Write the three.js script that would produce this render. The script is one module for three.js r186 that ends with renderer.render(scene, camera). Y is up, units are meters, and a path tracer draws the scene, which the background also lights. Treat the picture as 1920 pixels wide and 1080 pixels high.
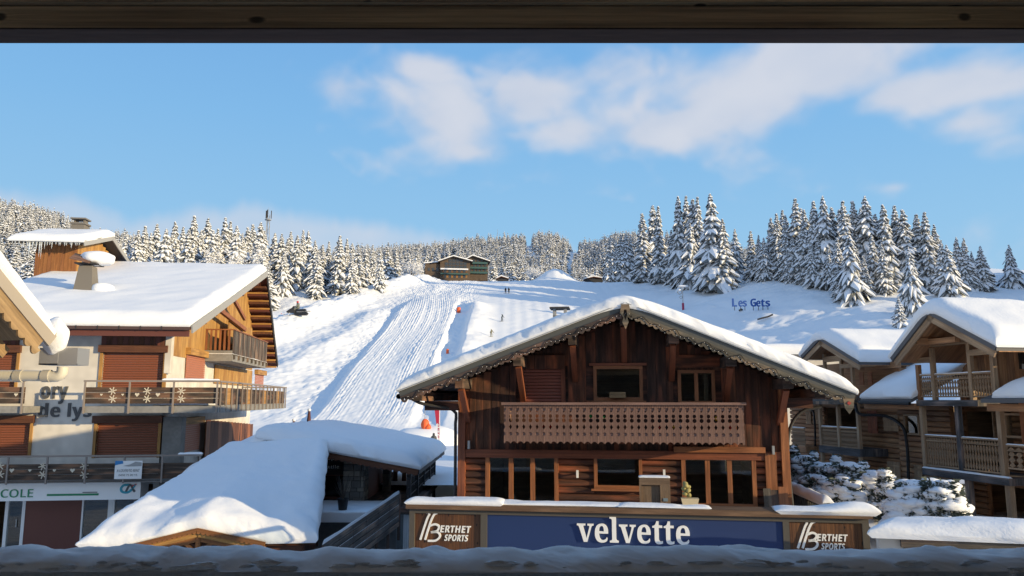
import * as THREE from 'three';
import { mergeGeometries, toCreasedNormals } from 'three/addons/utils/BufferGeometryUtils.js';
import { TextGeometry } from 'three/addons/geometries/TextGeometry.js';
import { FontLoader } from 'three/addons/loaders/FontLoader.js';
import { MarchingCubes } from 'three/addons/objects/MarchingCubes.js';

// ---------------------------------------------------------------- camera, sky, sun, exposure
const EYE = 6.5, FOV = 41, PITCH = 8.27 * Math.PI / 180;
const scene = new THREE.Scene();
const camera = new THREE.PerspectiveCamera(FOV, 1920 / 1080, 0.05, 6000);
camera.position.set(0, EYE, 0);
camera.rotation.set(PITCH, 0, 0);
const renderer = new THREE.WebGLRenderer({ antialias: true });
renderer.toneMapping = THREE.LinearToneMapping;
renderer.toneMappingExposure = 1.13;
renderer.shadowMap.enabled = true;

const SUN_AZ = 64 * Math.PI / 180, SUN_EL = 9.8 * Math.PI / 180;
const toSun = new THREE.Vector3(Math.sin(SUN_AZ) * Math.cos(SUN_EL), Math.sin(SUN_EL), Math.cos(SUN_AZ) * Math.cos(SUN_EL));
const sun = new THREE.DirectionalLight(new THREE.Color(1.0, 0.79, 0.47), 5);
sun.position.copy(toSun).multiplyScalar(400).add(new THREE.Vector3(0, 10, -100));
sun.target.position.set(0, 10, -100);
sun.castShadow = true;
sun.shadow.mapSize.set(4096, 4096);
Object.assign(sun.shadow.camera, { left: -260, right: 260, top: 160, bottom: -160, near: 1, far: 900 });
scene.add(sun, sun.target);

// seeded random and value noise
function rng(seed) { let a = seed >>> 0; return () => { a = (a + 0x6D2B79F5) | 0; let t = Math.imul(a ^ (a >>> 15), 1 | a); t = (t + Math.imul(t ^ (t >>> 7), 61 | t)) ^ t; return ((t ^ (t >>> 14)) >>> 0) / 4294967296; }; }
const h3 = (x, y, z) => { let n = Math.imul(x, 374761393) ^ Math.imul(y, 668265263) ^ Math.imul(z, 2147483647 - 1013904223); n = Math.imul(n ^ (n >>> 13), 1274126177); n = Math.imul(n ^ (n >>> 16), 2246822519); return ((n ^ (n >>> 15)) >>> 0) / 4294967296; };
const sm = t => t * t * (3 - 2 * t);
const lerp = (a, b, t) => a + (b - a) * t;
const clamp = (x, a = 0, b = 1) => Math.min(b, Math.max(a, x));
const sstep = (a, b, x) => sm(clamp((x - a) / (b - a)));
function vnoise(x, y, z = 0) {
  const X = Math.floor(x), Y = Math.floor(y), Z = Math.floor(z), a = sm(x - X), b = sm(y - Y), c = sm(z - Z);
  const L = (k) => lerp(lerp(h3(X, Y, k), h3(X + 1, Y, k), a), lerp(h3(X, Y + 1, k), h3(X + 1, Y + 1, k), a), b);
  return c === 0 ? L(Z) : lerp(L(Z), L(Z + 1), c);
}
function fbm(x, y, z = 0, o = 4) { let s = 0, a = 0.5, t = 0; for (let i = 0; i < o; i++) { s += a * vnoise(x, y, z); t += a; a *= 0.5; x = x * 2.03 + 7.1; y = y * 2.03 + 3.7; z = z * 2.03 + (z ? 1.3 : 0); } return s / t; }

// pixel of the 1920 x 1080 photograph -> ray; P gives the point of that ray at world depth d (metres along -z)
const FL = 540 / Math.tan(FOV * Math.PI / 360);
function ray(u, v) { const x = (u - 960) / FL, y = (540 - v) / FL, c = Math.cos(PITCH), s = Math.sin(PITCH); return new THREE.Vector3(x, y * c + s, -c + y * s); }
function P(u, v, d) { const r = ray(u, v); const t = d / -r.z; return new THREE.Vector3(r.x * t, EYE + r.y * t, -d); }
function proj(x, y, z) { const c = Math.cos(PITCH), s = Math.sin(PITCH), Y = y - EYE, yc = Y * c + z * s, zc = -Y * s + z * c; return [960 + FL * x / -zc, 540 - FL * yc / -zc]; }

// the sky: clear winter blue, soft cumulus drifting over the slope and a low bank on the horizon
{
  const W = 2048, Hh = 1024, data = new Float32Array(W * Hh * 4);
  const azel = (u, v) => { const r = ray(u, v).normalize(); return [Math.atan2(r.x, -r.z) * 180 / Math.PI, Math.asin(r.y) * 180 / Math.PI]; };
  const blobs = [[1360, 205, 150, 62, 1], [1545, 118, 120, 52, 1], [1235, 240, 120, 46, .9], [985, 175, 85, 50, .95], [836, 215, 95, 58, .8], [794, 137, 62, 28, .75], [640, 165, 42, 34, .7], [1060, 245, 95, 30, .75], [880, 285, 70, 24, .7], [1183, 128, 85, 36, .7], [1440, 150, 120, 50, .8], [740, 235, 60, 25, .5], [1763, 162, 115, 30, .95], [1895, 145, 70, 26, .8], [1660, 185, 60, 16, .5], [1834, 222, 50, 26, .6], [1680, 350, 26, 9, .6], [1890, 275, 40, 18, .4], [20, 372, 30, 22, .5]].map(([u, v, a, b, w]) => { const c = azel(u, v); return [c[0], c[1], a / 24.5, b / 24.5, w]; });
  const r = rng(5);
  for (let i = 0; i < 150; i++) { const az = 52 + r() * 256, el = 10 + r() * r() * 60; blobs.push([az > 180 ? az - 360 : az, el, 4 + r() * 8, 1.6 + r() * 3, .5 + r() * .5]); }
  const stops = [[-90, .30, .34, .42], [-2, .42, .48, .56], [0, .44, .62, .78], [6, .345, .585, .80], [12, .285, .545, .815], [20, .215, .475, .80], [28, .165, .40, .755], [45, .14, .32, .64], [90, .11, .26, .55]];
  for (let j = 0; j < Hh; j++) for (let i = 0; i < W; i++) {
    const lat = ((j + .5) / Hh - .5) * Math.PI, lon = ((i + .5) / W - .5) * 2 * Math.PI;
    const dx = Math.cos(lat) * Math.cos(lon), dz = Math.cos(lat) * Math.sin(lon), dy = Math.sin(lat);
    const el = lat * 180 / Math.PI; let az = Math.atan2(dx, -dz) * 180 / Math.PI;
    let k = 0; while (k < stops.length - 2 && el > stops[k + 1][0]) k++;
    const A = stops[k], B = stops[k + 1], t = clamp((el - A[0]) / (B[0] - A[0]));
    let c = [lerp(A[1], B[1], t), lerp(A[2], B[2], t), lerp(A[3], B[3], t)];
    if (el > -2 && el < 75) {
      let m = 0;
      for (const b of blobs) { let da = az - b[0]; if (da > 180) da -= 360; if (da < -180) da += 360; const q = (da * da) / (b[2] * b[2]) + (el - b[1]) ** 2 / (b[3] * b[3]); if (q < 9) m = Math.max(m, b[4] * Math.exp(-q * .55)) + 0.25 * b[4] * Math.exp(-q * .9) * (m > 0 ? 1 : 0); }
      m = Math.min(m, 1.15);
      if (m > .02) {
        const wx = fbm(dx * 9, dy * 14, dz * 9, 3) - .5;
        const n = fbm(dx * 13 + wx * 2.2, dy * 24 + wx * 1.5, dz * 13, 5), n2 = fbm(dx * 34, dy * 52, dz * 34, 4);
        const den = sstep(.16, 1.12, m * .95 + (n - .45) * 1.5 + (n2 - .5) * .42);
        const lit = clamp(.62 + (n - .4) * .9 + (vnoise(dx * 30 + 5, dy * 40, dz * 30) - .5) * .15);
        const cc = [lerp(.47, .68, lit), lerp(.55, .70, lit), lerp(.70, .77, lit)];
        const op = den * .86; c = c.map((q, z) => lerp(q, cc[z], op));
      }
      // low bank
      const top = 13.3 + (fbm(dx * 16 + 3, 2.2, dz * 16, 4) - .5) * 4.2 - 2.0 * sstep(-18, 8, az) * (az < 60 ? 1 : 0) - 5 * sstep(2, 12, az) * (az < 60 ? 1 : 0);
      const bank = (1 - sstep(top - 1.0, top + .4, el)) * (.42 + .5 * fbm(dx * 22, dy * 40, dz * 22, 4)) * sstep(-1, 6, el);
      c = c.map((q, z) => lerp(q, [.62, .67, .77][z], clamp(bank * .85)));
    }
    const o = (j * W + i) * 4; data[o] = c[0] * .92; data[o + 1] = c[1] * .91; data[o + 2] = c[2] * .90; data[o + 3] = 1;
  }
  const tex = new THREE.DataTexture(data, W, Hh, THREE.RGBAFormat, THREE.FloatType);
  tex.mapping = THREE.EquirectangularReflectionMapping; tex.magFilter = THREE.LinearFilter; tex.minFilter = THREE.LinearFilter; tex.needsUpdate = true;
  scene.background = tex; scene.environment = tex;
}

// ---------------------------------------------------------------- scene helpers
const used = {};
const numbered = n => { const k = used[n] = (used[n] ?? -1) + 1; return k ? n + '_' + String(k).padStart(3, '0') : n; };
function meta(o, label, category, group, kind) { if (label) o.userData.label = label; if (category) o.userData.category = category; if (group) o.userData.group = group; if (kind) o.userData.kind = kind; return o; }
function thing(name, label, category, pos = [0, 0, 0], turn = 0, group) { const g = new THREE.Group(); g.name = numbered(name); g.position.set(...pos); g.rotation.y = turn; scene.add(g); return meta(g, label, category, group); }
function join(gs) { gs = [].concat(gs).filter(Boolean); if (gs.length === 1) return gs[0]; return mergeGeometries(gs.map(g => { const h = g.index ? g.toNonIndexed() : g; for (const k of Object.keys(h.attributes)) if (!['position', 'normal', 'uv'].includes(k)) h.deleteAttribute(k); return h; })); }
function part(parent, name, gs, mat, label) { const m = new THREE.Mesh(join(gs), mat); m.name = name; m.castShadow = m.receiveShadow = true; parent.add(m); if (label) m.userData.label = label; return m; }
function solo(name, gs, mat, label, category, group, kind) { const m = part(scene, numbered(name), gs, mat); return meta(m, label, category, group, kind); }
function copyOf(src, pos, turn, label, group) { const c = src.clone(); c.name = numbered(src.name.replace(/_\d{3}$/, '')); c.userData = { ...src.userData }; c.position.set(...pos); if (turn !== undefined) c.rotation.y = turn; if (label) c.userData.label = label; if (group) c.userData.group = group; scene.add(c); return c; }

// a turned upright frame of reference: local x to the right, z towards the viewer of the facade
class Frame {
  constructor(x, y, z, turn) { this.o = new THREE.Vector3(x, y, z); this.turn = turn; this.pos = [x, y, z]; }
  loc(v) { const c = Math.cos(-this.turn), s = Math.sin(-this.turn), x = v.x, z = v.z; return new THREE.Vector3(x * c + z * s, v.y, -x * s + z * c); }
  world(x, y, z) { const c = Math.cos(this.turn), s = Math.sin(this.turn); return new THREE.Vector3(x * c + z * s + this.o.x, y + this.o.y, -x * s + z * c + this.o.z); }
  cast(u, v) { const C = this.loc(new THREE.Vector3(0, EYE, 0).sub(this.o)), R = this.loc(ray(u, v)); return [C, R]; }
  at(u, v, z = 0) { const [C, R] = this.cast(u, v), t = (z - C.z) / R.z; return [C.x + R.x * t, C.y + R.y * t]; }
  atX(u, v, x = 0) { const [C, R] = this.cast(u, v), t = (x - C.x) / R.x; return [C.z + R.z * t, C.y + R.y * t]; }
  rect(u0, v0, u1, v1, z = 0) { const a = this.at(u0, v0, z), b = this.at(u1, v1, z), c = this.at(u0, v1, z), d = this.at(u1, v0, z); return { x0: (a[0] + c[0]) / 2, x1: (b[0] + d[0]) / 2, y1: (a[1] + d[1]) / 2, y0: (b[1] + c[1]) / 2 }; }
}

// ---------------------------------------------------------------- geometry helpers
const R0 = rng(99);
function box(x0, x1, y0, y1, z0, z1, grain) {
  if (x1 < x0) [x0, x1] = [x1, x0]; if (y1 < y0) [y0, y1] = [y1, y0]; if (z1 < z0) [z0, z1] = [z1, z0];
  const L = [x1 - x0, y1 - y0, z1 - z0], ax = grain ?? (L[0] >= L[1] && L[0] >= L[2] ? 0 : L[1] >= L[2] ? 1 : 2);
  const p = [], n = [], uv = [], ou = R0() * 7, ov = R0() * 7;
  const c = [[x0, x1], [y0, y1], [z0, z1]];
  for (let a = 0; a < 3; a++) for (let s = 0; s < 2; s++) {
    const b = (a + 1) % 3, d = (a + 2) % 3, q = [[0, 0], [1, 0], [1, 1], [0, 1]], idx = s ? [0, 1, 2, 0, 2, 3] : [0, 2, 1, 0, 3, 2];
    for (const i of idx) { const v = [0, 0, 0]; v[a] = c[a][s]; v[b] = c[b][q[i][0]]; v[d] = c[d][q[i][1]]; p.push(...v); const nn = [0, 0, 0]; nn[a] = s ? 1 : -1; n.push(...nn); const A = ax === a ? b : ax, B = [0, 1, 2].find(k => k !== A && k !== a); uv.push(v[A] - c[A][0] + ou, v[B] - c[B][0] + ov + a * .37); }
  }
  const g = new THREE.BufferGeometry(); g.setAttribute('position', new THREE.Float32BufferAttribute(p, 3)); g.setAttribute('normal', new THREE.Float32BufferAttribute(n, 3)); g.setAttribute('uv', new THREE.Float32BufferAttribute(uv, 2)); return g;
}
const cbox = (x, y, z, w, h, d, grain) => box(x - w / 2, x + w / 2, y - h / 2, y + h / 2, z - d / 2, z + d / 2, grain);
const V = (x, y, z) => new THREE.Vector3(x, y, z);
// beam of w (across) by h (up) from a to b
function beam(a, b, w, h, up = V(0, 1, 0)) {
  a = a.isVector3 ? a : V(...a); b = b.isVector3 ? b : V(...b);
  const d = b.clone().sub(a), L = d.length(); d.normalize(); const s = new THREE.Vector3().crossVectors(d, up); if (s.length() < 1e-3) s.set(1, 0, 0); s.normalize(); const u = new THREE.Vector3().crossVectors(s, d);
  const g = box(0, L, -h / 2, h / 2, -w / 2, w / 2, 0); g.applyMatrix4(new THREE.Matrix4().makeBasis(d, u, s)); g.translate(a.x, a.y, a.z); return g;
}
function cyl(a, b, r0, r1 = r0, seg = 8) {
  a = a.isVector3 ? a : V(...a); b = b.isVector3 ? b : V(...b);
  const d = b.clone().sub(a), L = d.length(), g = new THREE.CylinderGeometry(r1, r0, L, seg, 1); g.translate(0, L / 2, 0);
  g.applyQuaternion(new THREE.Quaternion().setFromUnitVectors(V(0, 1, 0), d.normalize())); g.translate(a.x, a.y, a.z); return g.toNonIndexed();
}
function tube(pts, r, seg = 8, n = 40) { return new THREE.TubeGeometry(new THREE.CatmullRomCurve3(pts.map(p => p.isVector3 ? p : V(...p)), false, 'centripetal'), n, r, seg, false).toNonIndexed(); }
// polygon in xy, extruded from z0 to z1
function prism(pts, z0, z1, holes, curve = 6) {
  const s = pts instanceof THREE.Shape ? pts : new THREE.Shape(pts.map(p => new THREE.Vector2(p[0], p[1])));
  if (holes) s.holes = holes.map(h => h instanceof THREE.Path ? h : new THREE.Path(h.map(p => new THREE.Vector2(p[0], p[1]))));
  const g = new THREE.ExtrudeGeometry(s, { depth: z1 - z0, bevelEnabled: false, curveSegments: curve }); g.translate(0, 0, z0); return g.index ? g.toNonIndexed() : g;
}
// polygon in zy, extruded from x0 to x1
const prismX = (pts, x0, x1) => prism(pts, -x1, -x0).rotateY(-Math.PI / 2);
function swapUV(g) { const a = g.attributes.uv; for (let i = 0; i < a.count; i++) a.setXY(i, a.getY(i), a.getX(i)); return g; }
const ry = (g, a) => { g.rotateY(a); return g; };
const mv = (g, x, y, z) => { g.translate(x, y, z); return g; };
// a rounded box with an uneven surface (snow lumps, sacks)
function lump(cx, cy, cz, rx, ry_, rz, seed = 1, amp = .18, detail = 2, flat = -1) {
  const g = new THREE.IcosahedronGeometry(1, detail), p = g.attributes.position;
  for (let i = 0; i < p.count; i++) { const x = p.getX(i), y = p.getY(i), z = p.getZ(i), k = 1 + amp * (fbm(x * 1.7 + seed * 3.1, y * 1.7 + seed, z * 1.7 + 4, 3) - .5) * 2; p.setXYZ(i, cx + x * k * rx, cy + Math.max(y, flat) * k * ry_, cz + z * k * rz); }
  g.computeVertexNormals(); return smoothN(g);
}
// smooth normals of a triangle soup by position
function smoothN(g) {
  const p = g.attributes.position, n = g.attributes.normal, m = new Map();
  const key = i => Math.round(p.getX(i) * 2e3) + ',' + Math.round(p.getY(i) * 2e3) + ',' + Math.round(p.getZ(i) * 2e3);
  const ks = []; for (let i = 0; i < p.count; i++) { const k = key(i); ks.push(k); const a = m.get(k) ?? [0, 0, 0]; a[0] += n.getX(i); a[1] += n.getY(i); a[2] += n.getZ(i); m.set(k, a); }
  for (let i = 0; i < p.count; i++) { const a = m.get(ks[i]), l = Math.hypot(...a) || 1; n.setXYZ(i, a[0] / l, a[1] / l, a[2] / l); }
  return g;
}
// regular sheet of points f(s, t) -> [x, y, z], s and t given as arrays
function sheet(S, T, f, uvScale = 1) {
  const p = [], uv = [], idx = [], ns = S.length, nt = T.length;
  for (let j = 0; j < nt; j++) for (let i = 0; i < ns; i++) { const q = f(S[i], T[j], i, j); p.push(q[0], q[1], q[2]); uv.push(q[3] ?? q[0] * uvScale, q[4] ?? q[2] * uvScale); }
  for (let j = 0; j < nt - 1; j++) for (let i = 0; i < ns - 1; i++) { const a = j * ns + i, b = a + 1, c = a + ns, d = c + 1; idx.push(a, c, b, b, c, d); }
  const g = new THREE.BufferGeometry(); g.setAttribute('position', new THREE.Float32BufferAttribute(p, 3)); g.setAttribute('uv', new THREE.Float32BufferAttribute(uv, 2)); g.setIndex(idx); g.computeVertexNormals(); return g;
}
const range = (a, b, n) => Array.from({ length: n + 1 }, (_, i) => a + (b - a) * i / n);
// snow lying on a sloped surface: base(s,t) -> [x,y,z]; Ls, Lt its size in metres; rounded at the rims, hanging over a little
function snow(base, Ls, Lt, th, o = {}) {
  const { rim = .35, step = .25, amp = .05, rough = .03, over = .06, drop = .06, seed = 1, flip = false, dent, open = [], fine = 2.1, crumb = 0 } = o;
  const grid = (L) => { const a = [0]; const e = Math.min(rim, L / 2.2); for (let i = 1; i <= 6; i++) a.push(e * (1 - Math.cos(i / 6 * Math.PI / 2))); const n = Math.max(2, Math.round((L - 2 * e) / step)); for (let i = 1; i < n; i++) a.push(e + (L - 2 * e) * i / n); for (let i = 6; i >= 0; i--) a.push(L - e * (1 - Math.cos(i / 6 * Math.PI / 2))); return a; };
  const S = grid(Ls), T = grid(Lt); S.unshift(-1); S.push(-2); T.unshift(-1); T.push(-2);
  const g = sheet(S, T, (s, t) => {
    const skS = s < 0, skT = t < 0, ss = s === -1 ? 0 : s === -2 ? Ls : s, tt = t === -1 ? 0 : t === -2 ? Lt : t;
    const q = base(ss / Ls, tt / Lt);
    if (skS || skT) return [q[0], q[1] - drop, q[2]];
    const d0 = Math.min(open.includes('s0') ? 9 : ss, open.includes('s1') ? 9 : Ls - ss), d1 = Math.min(open.includes('t0') ? 9 : tt, open.includes('t1') ? 9 : Lt - tt);
    const pr = d => { const k = 1 - clamp(d / rim); return Math.sqrt(Math.max(0, 1 - k * k)); };
    const jag = rim * .55 * (fbm(q[0] * 1.4 + seed, q[2] * 1.4, q[1] * 1.4 + 3, 3) - .5) * (d0 < rim * 2 || d1 < rim * 2 ? 1 : 0), e = pr(Math.max(0, d0 + jag * (d0 > 0))) * pr(Math.max(0, d1 + jag * (d1 > 0))), n = fbm(q[0] * .55 + seed * 9.7, q[2] * .55 + seed, 0, 3) - .5, n2 = fbm(q[0] * fine + seed, q[2] * fine, q[1] * fine, 3) - .5;
    let y = th * (.22 * clamp(Math.min(d0, d1) < 1e-6 ? .5 : 1) + .78 * e) + amp * n * 2 * e + rough * n2 * 2 * e;
    if (dent) y *= dent(ss / Ls, tt / Lt);
    // bulge outwards at the rim
    const c = base(.5, .5), dx = q[0] - c[0], dz = q[2] - c[2], l = Math.hypot(dx, dz) || 1, k = over * (1 - e) * (.6 + 1.1 * vnoise(q[0] * 2.2 + seed, q[2] * 2.2, q[1] * 2));
    const yy = Math.max(.012, y); if (crumb) { const a = crumb * (fbm(ss * 6 + seed, (tt + yy * 1.3) * 6, 2.5, 3) - .46) * 2 * clamp((1 - e) * 3 + .1) * clamp(e * 4), a2 = a / l; return [q[0] + dx / l * k + (d0 < d1 ? dx * a2 : 0), q[1] + yy + a * .5, q[2] + dz / l * k + (d1 <= d0 ? Math.sign(dz) * a : 0), ss + yy, tt + yy]; } return [q[0] + dx / l * k, q[1] + yy, q[2] + dz / l * k, ss + yy, tt + yy];
  });
  if (flip) { const ix = g.index.array; for (let i = 0; i < ix.length; i += 3) { const a = ix[i]; ix[i] = ix[i + 1]; ix[i + 1] = a; } g.computeVertexNormals(); }
  return g;
}

// ---------------------------------------------------------------- materials
function tile(n, fn, srgb = true) {
  const d = new Uint8Array(n * n * 4);
  for (let j = 0; j < n; j++) for (let i = 0; i < n; i++) { const c = fn(i / n, j / n), o = (j * n + i) * 4; d[o] = clamp(c[0]) * 255; d[o + 1] = clamp(c[1]) * 255; d[o + 2] = clamp(c[2]) * 255; d[o + 3] = 255; }
  const t = new THREE.DataTexture(d, n, n); t.wrapS = t.wrapT = THREE.RepeatWrapping; t.magFilter = THREE.LinearFilter; t.minFilter = THREE.LinearMipmapLinearFilter; t.generateMipmaps = true; if (srgb) t.colorSpace = THREE.SRGBColorSpace; t.needsUpdate = true; return t;
}
// noise that repeats after (px, py) cells
function pn(x, y, px, py, z = 0) { const X = Math.floor(x), Y = Math.floor(y), a = sm(x - X), b = sm(y - Y), w = (i, p) => ((i % p) + p) % p; return lerp(lerp(h3(w(X, px), w(Y, py), z), h3(w(X + 1, px), w(Y, py), z), a), lerp(h3(w(X, px), w(Y + 1, py), z), h3(w(X + 1, px), w(Y + 1, py), z), a), b); }
const grainAt = (u, v) => .5 * pn(u * 3, v * 40, 3, 40, 1) + .3 * pn(u * 8, v * 120, 8, 120, 2) + .2 * pn(u * 40, v * 250, 40, 250, 3);
const woodTex = tile(512, (u, v) => { const g = grainAt(u, v), b = pn(u * 4, v * 6, 4, 6, 7), k = .62 + .34 * g + .16 * (b - .5); return [k, k * (.97 + .05 * b), k * (.93 + .08 * b)]; });
const woodBump = tile(256, (u, v) => { const g = grainAt(u, v); return [g, g, g]; }, false);
// weathered boards: dark streaks and sun-bleached patches in the wood
const oldTex = tile(512, (u, v) => { const g = grainAt(u, v), b = sstep(.35, .75, pn(u * 3, v * 12, 3, 12, 17) * .6 + pn(u * 7, v * 30, 7, 30, 19) * .4), k = .38 + .48 * g + .26 * (b - .35); return [k * (.96 + .12 * b), k * (.95 + .0 * b), k * (.95 - .08 * b)]; });
const knotTex = (() => { const r = rng(202), K = []; for (let i = 0; i < 17; i++) K.push([r(), r(), .008 + .02 * r() * r(), 1.2 + 1.6 * r()]); return tile(512, (u, v) => {
  let w = 0, dark = 0, ring = 0;   // sizes in metres: the tile is 3.3 m long and 0.6 m wide
  for (const [x, y, s, st] of K) { let dx = Math.abs(u - x); dx = Math.min(dx, 1 - dx) * 3.3; let dy = v - y; dy -= Math.round(dy); dy *= .6; const q = Math.hypot(dx / st, dy) / s; if (q > 9) continue; dark = Math.max(dark, sstep(1.25, .5, q)); w += Math.sign(dy) * .012 * Math.exp(-q * .45); ring += .12 * Math.sin(q * 6) * Math.exp(-q * .9); }
  const g = grainAt(u, v + w) + ring, b = pn(u * 9, v * 3, 9, 3, 31), k = (.50 + .46 * g + .2 * (b - .5)) * (1 - dark * .62); return [k, k * (.95 + .04 * b), k * .89]; }); })();
const mottle = tile(256, (u, v) => { const k = .80 + .20 * (.6 * pn(u * 6, v * 6, 6, 6, 5) + .4 * pn(u * 30, v * 30, 30, 30, 6)); return [k, k, k]; });
const fineBump = tile(256, (u, v) => { const k = .5 * pn(u * 24, v * 24, 24, 24, 8) + .3 * pn(u * 60, v * 60, 60, 60, 9) + .2 * pn(u * 120, v * 120, 120, 120, 10); return [k, k, k]; }, false);
const rep = (t, a, b = a) => { const c = t.clone(); c.repeat.set(a, b); c.needsUpdate = true; return c; };
const woodA = rep(woodTex, .5, .5), bumpA = rep(woodBump, .5, .5), oldA = rep(oldTex, .4, .4), knotA = rep(knotTex, .3, 1.65), mot = rep(mottle, .4, .4), snowB = rep(fineBump, .7, .7);
const lin = (r, g, b) => new THREE.Color().setRGB(r, g, b);
const wood = (r, g, b, rough = .78, map = woodA) => new THREE.MeshStandardMaterial({ color: lin(r, g, b), map, bumpMap: bumpA, bumpScale: .006, roughness: rough });
const paint = (r, g, b, rough = .7, metal = 0) => new THREE.MeshStandardMaterial({ color: lin(r, g, b), roughness: rough, metalness: metal });
const M = {
  snow: new THREE.MeshStandardMaterial({ color: lin(.86, .87, .88), bumpMap: snowB, bumpScale: .006, roughness: .95 }),
  snowFar: new THREE.MeshStandardMaterial({ color: lin(.86, .87, .88), roughness: .95 }),
  dark: paint(.03, .028, .028), black: paint(.012, .012, .013, .5), white: paint(.78, .77, .74), grey: paint(.32, .32, .31), steel: paint(.42, .42, .41, .45, .6),
  glass: new THREE.MeshPhysicalMaterial({ color: lin(.012, .013, .015), roughness: .03, specularIntensity: 1 }),
};
const fonts = {};
for (const k of ['sans_bold', 'sans_regular', 'serif_bold']) fonts[k] = await new FontLoader().loadAsync('fonts/droid/droid_' + k + '.typeface.json');
// lettering fitted to a box: x0..x1, y0..y1 of the capitals
function letters(txt, font, x0, x1, y0, y1, z0, depth, slant = 0) {
  const g = new TextGeometry(txt, { font: fonts[font], size: 1, depth: 1, curveSegments: 5, bevelEnabled: false }); g.computeBoundingBox(); const b = g.boundingBox;
  const p = g.attributes.position, sx = (x1 - x0 - slant * (y1 - y0)) / (b.max.x - b.min.x), sy = (y1 - y0) / (b.max.y - b.min.y);
  for (let i = 0; i < p.count; i++) { const yy = (p.getY(i) - b.min.y) * sy; p.setXYZ(i, x0 + (p.getX(i) - b.min.x) * sx + slant * yy, y0 + yy, z0 + p.getZ(i) * depth); }
  g.computeVertexNormals(); return g.index ? g.toNonIndexed() : g;
}
M.pane = new THREE.MeshPhysicalMaterial({ color: lin(.9, .93, .93), transmission: 1, thickness: 0, roughness: .02, ior: 1.5 });
// ---------------------------------------------------------------- the land
const profile = (() => { const k = [[0, 2.6], [44, 2.6], [75, 1.4], [104, 1.2], [118, 2.4], [135, 6.5], [160, 14.5], [180, 20.8], [200, 27], [230, 36], [260, 45], [285, 50.5], [305, 52], [340, 52], [400, 50], [900, 50]];
  return d => { let i = 0; while (i < k.length - 2 && d > k[i + 1][0]) i++; const [a, ya] = k[i], [b, yb] = k[i + 1], m0 = i ? (yb - k[i - 1][1]) / (b - k[i - 1][0]) : 0, m1 = i < k.length - 2 ? (k[i + 2][1] - ya) / (k[i + 2][0] - a) : 0, t = clamp((d - a) / (b - a)), w = b - a; return (2 * t ** 3 - 3 * t * t + 1) * ya + (t ** 3 - 2 * t * t + t) * w * m0 + (-2 * t ** 3 + 3 * t * t) * yb + (t ** 3 - t * t) * w * m1; }; })();
function landBase(x, d) {
  let de = d + 34 * sstep(28, 88, x) + 8 * sstep(-40, -90, x);
  let y = profile(de);
  const cap = 44 + 7.5 * sstep(-62, -34, x) * (1 - sstep(40, 75, x));
  const soft = 5, e = y - cap; y = e > soft ? cap : e > -soft ? cap - (soft - e) ** 2 / (4 * soft) : y;   // eased plateau
  y += 1.6 * (fbm(x * .018 + 4, d * .018, 0, 3) - .5) * sstep(105, 150, d) * 2;
  return y;
}
const segDist = (x, z, a, b) => { const dx = b[0] - a[0], dz = b[1] - a[1], t = clamp(((x - a[0]) * dx + (z - a[1]) * dz) / (dx * dx + dz * dz)); return [Math.hypot(x - a[0] - t * dx, z - a[1] - t * dz), t]; };
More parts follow.
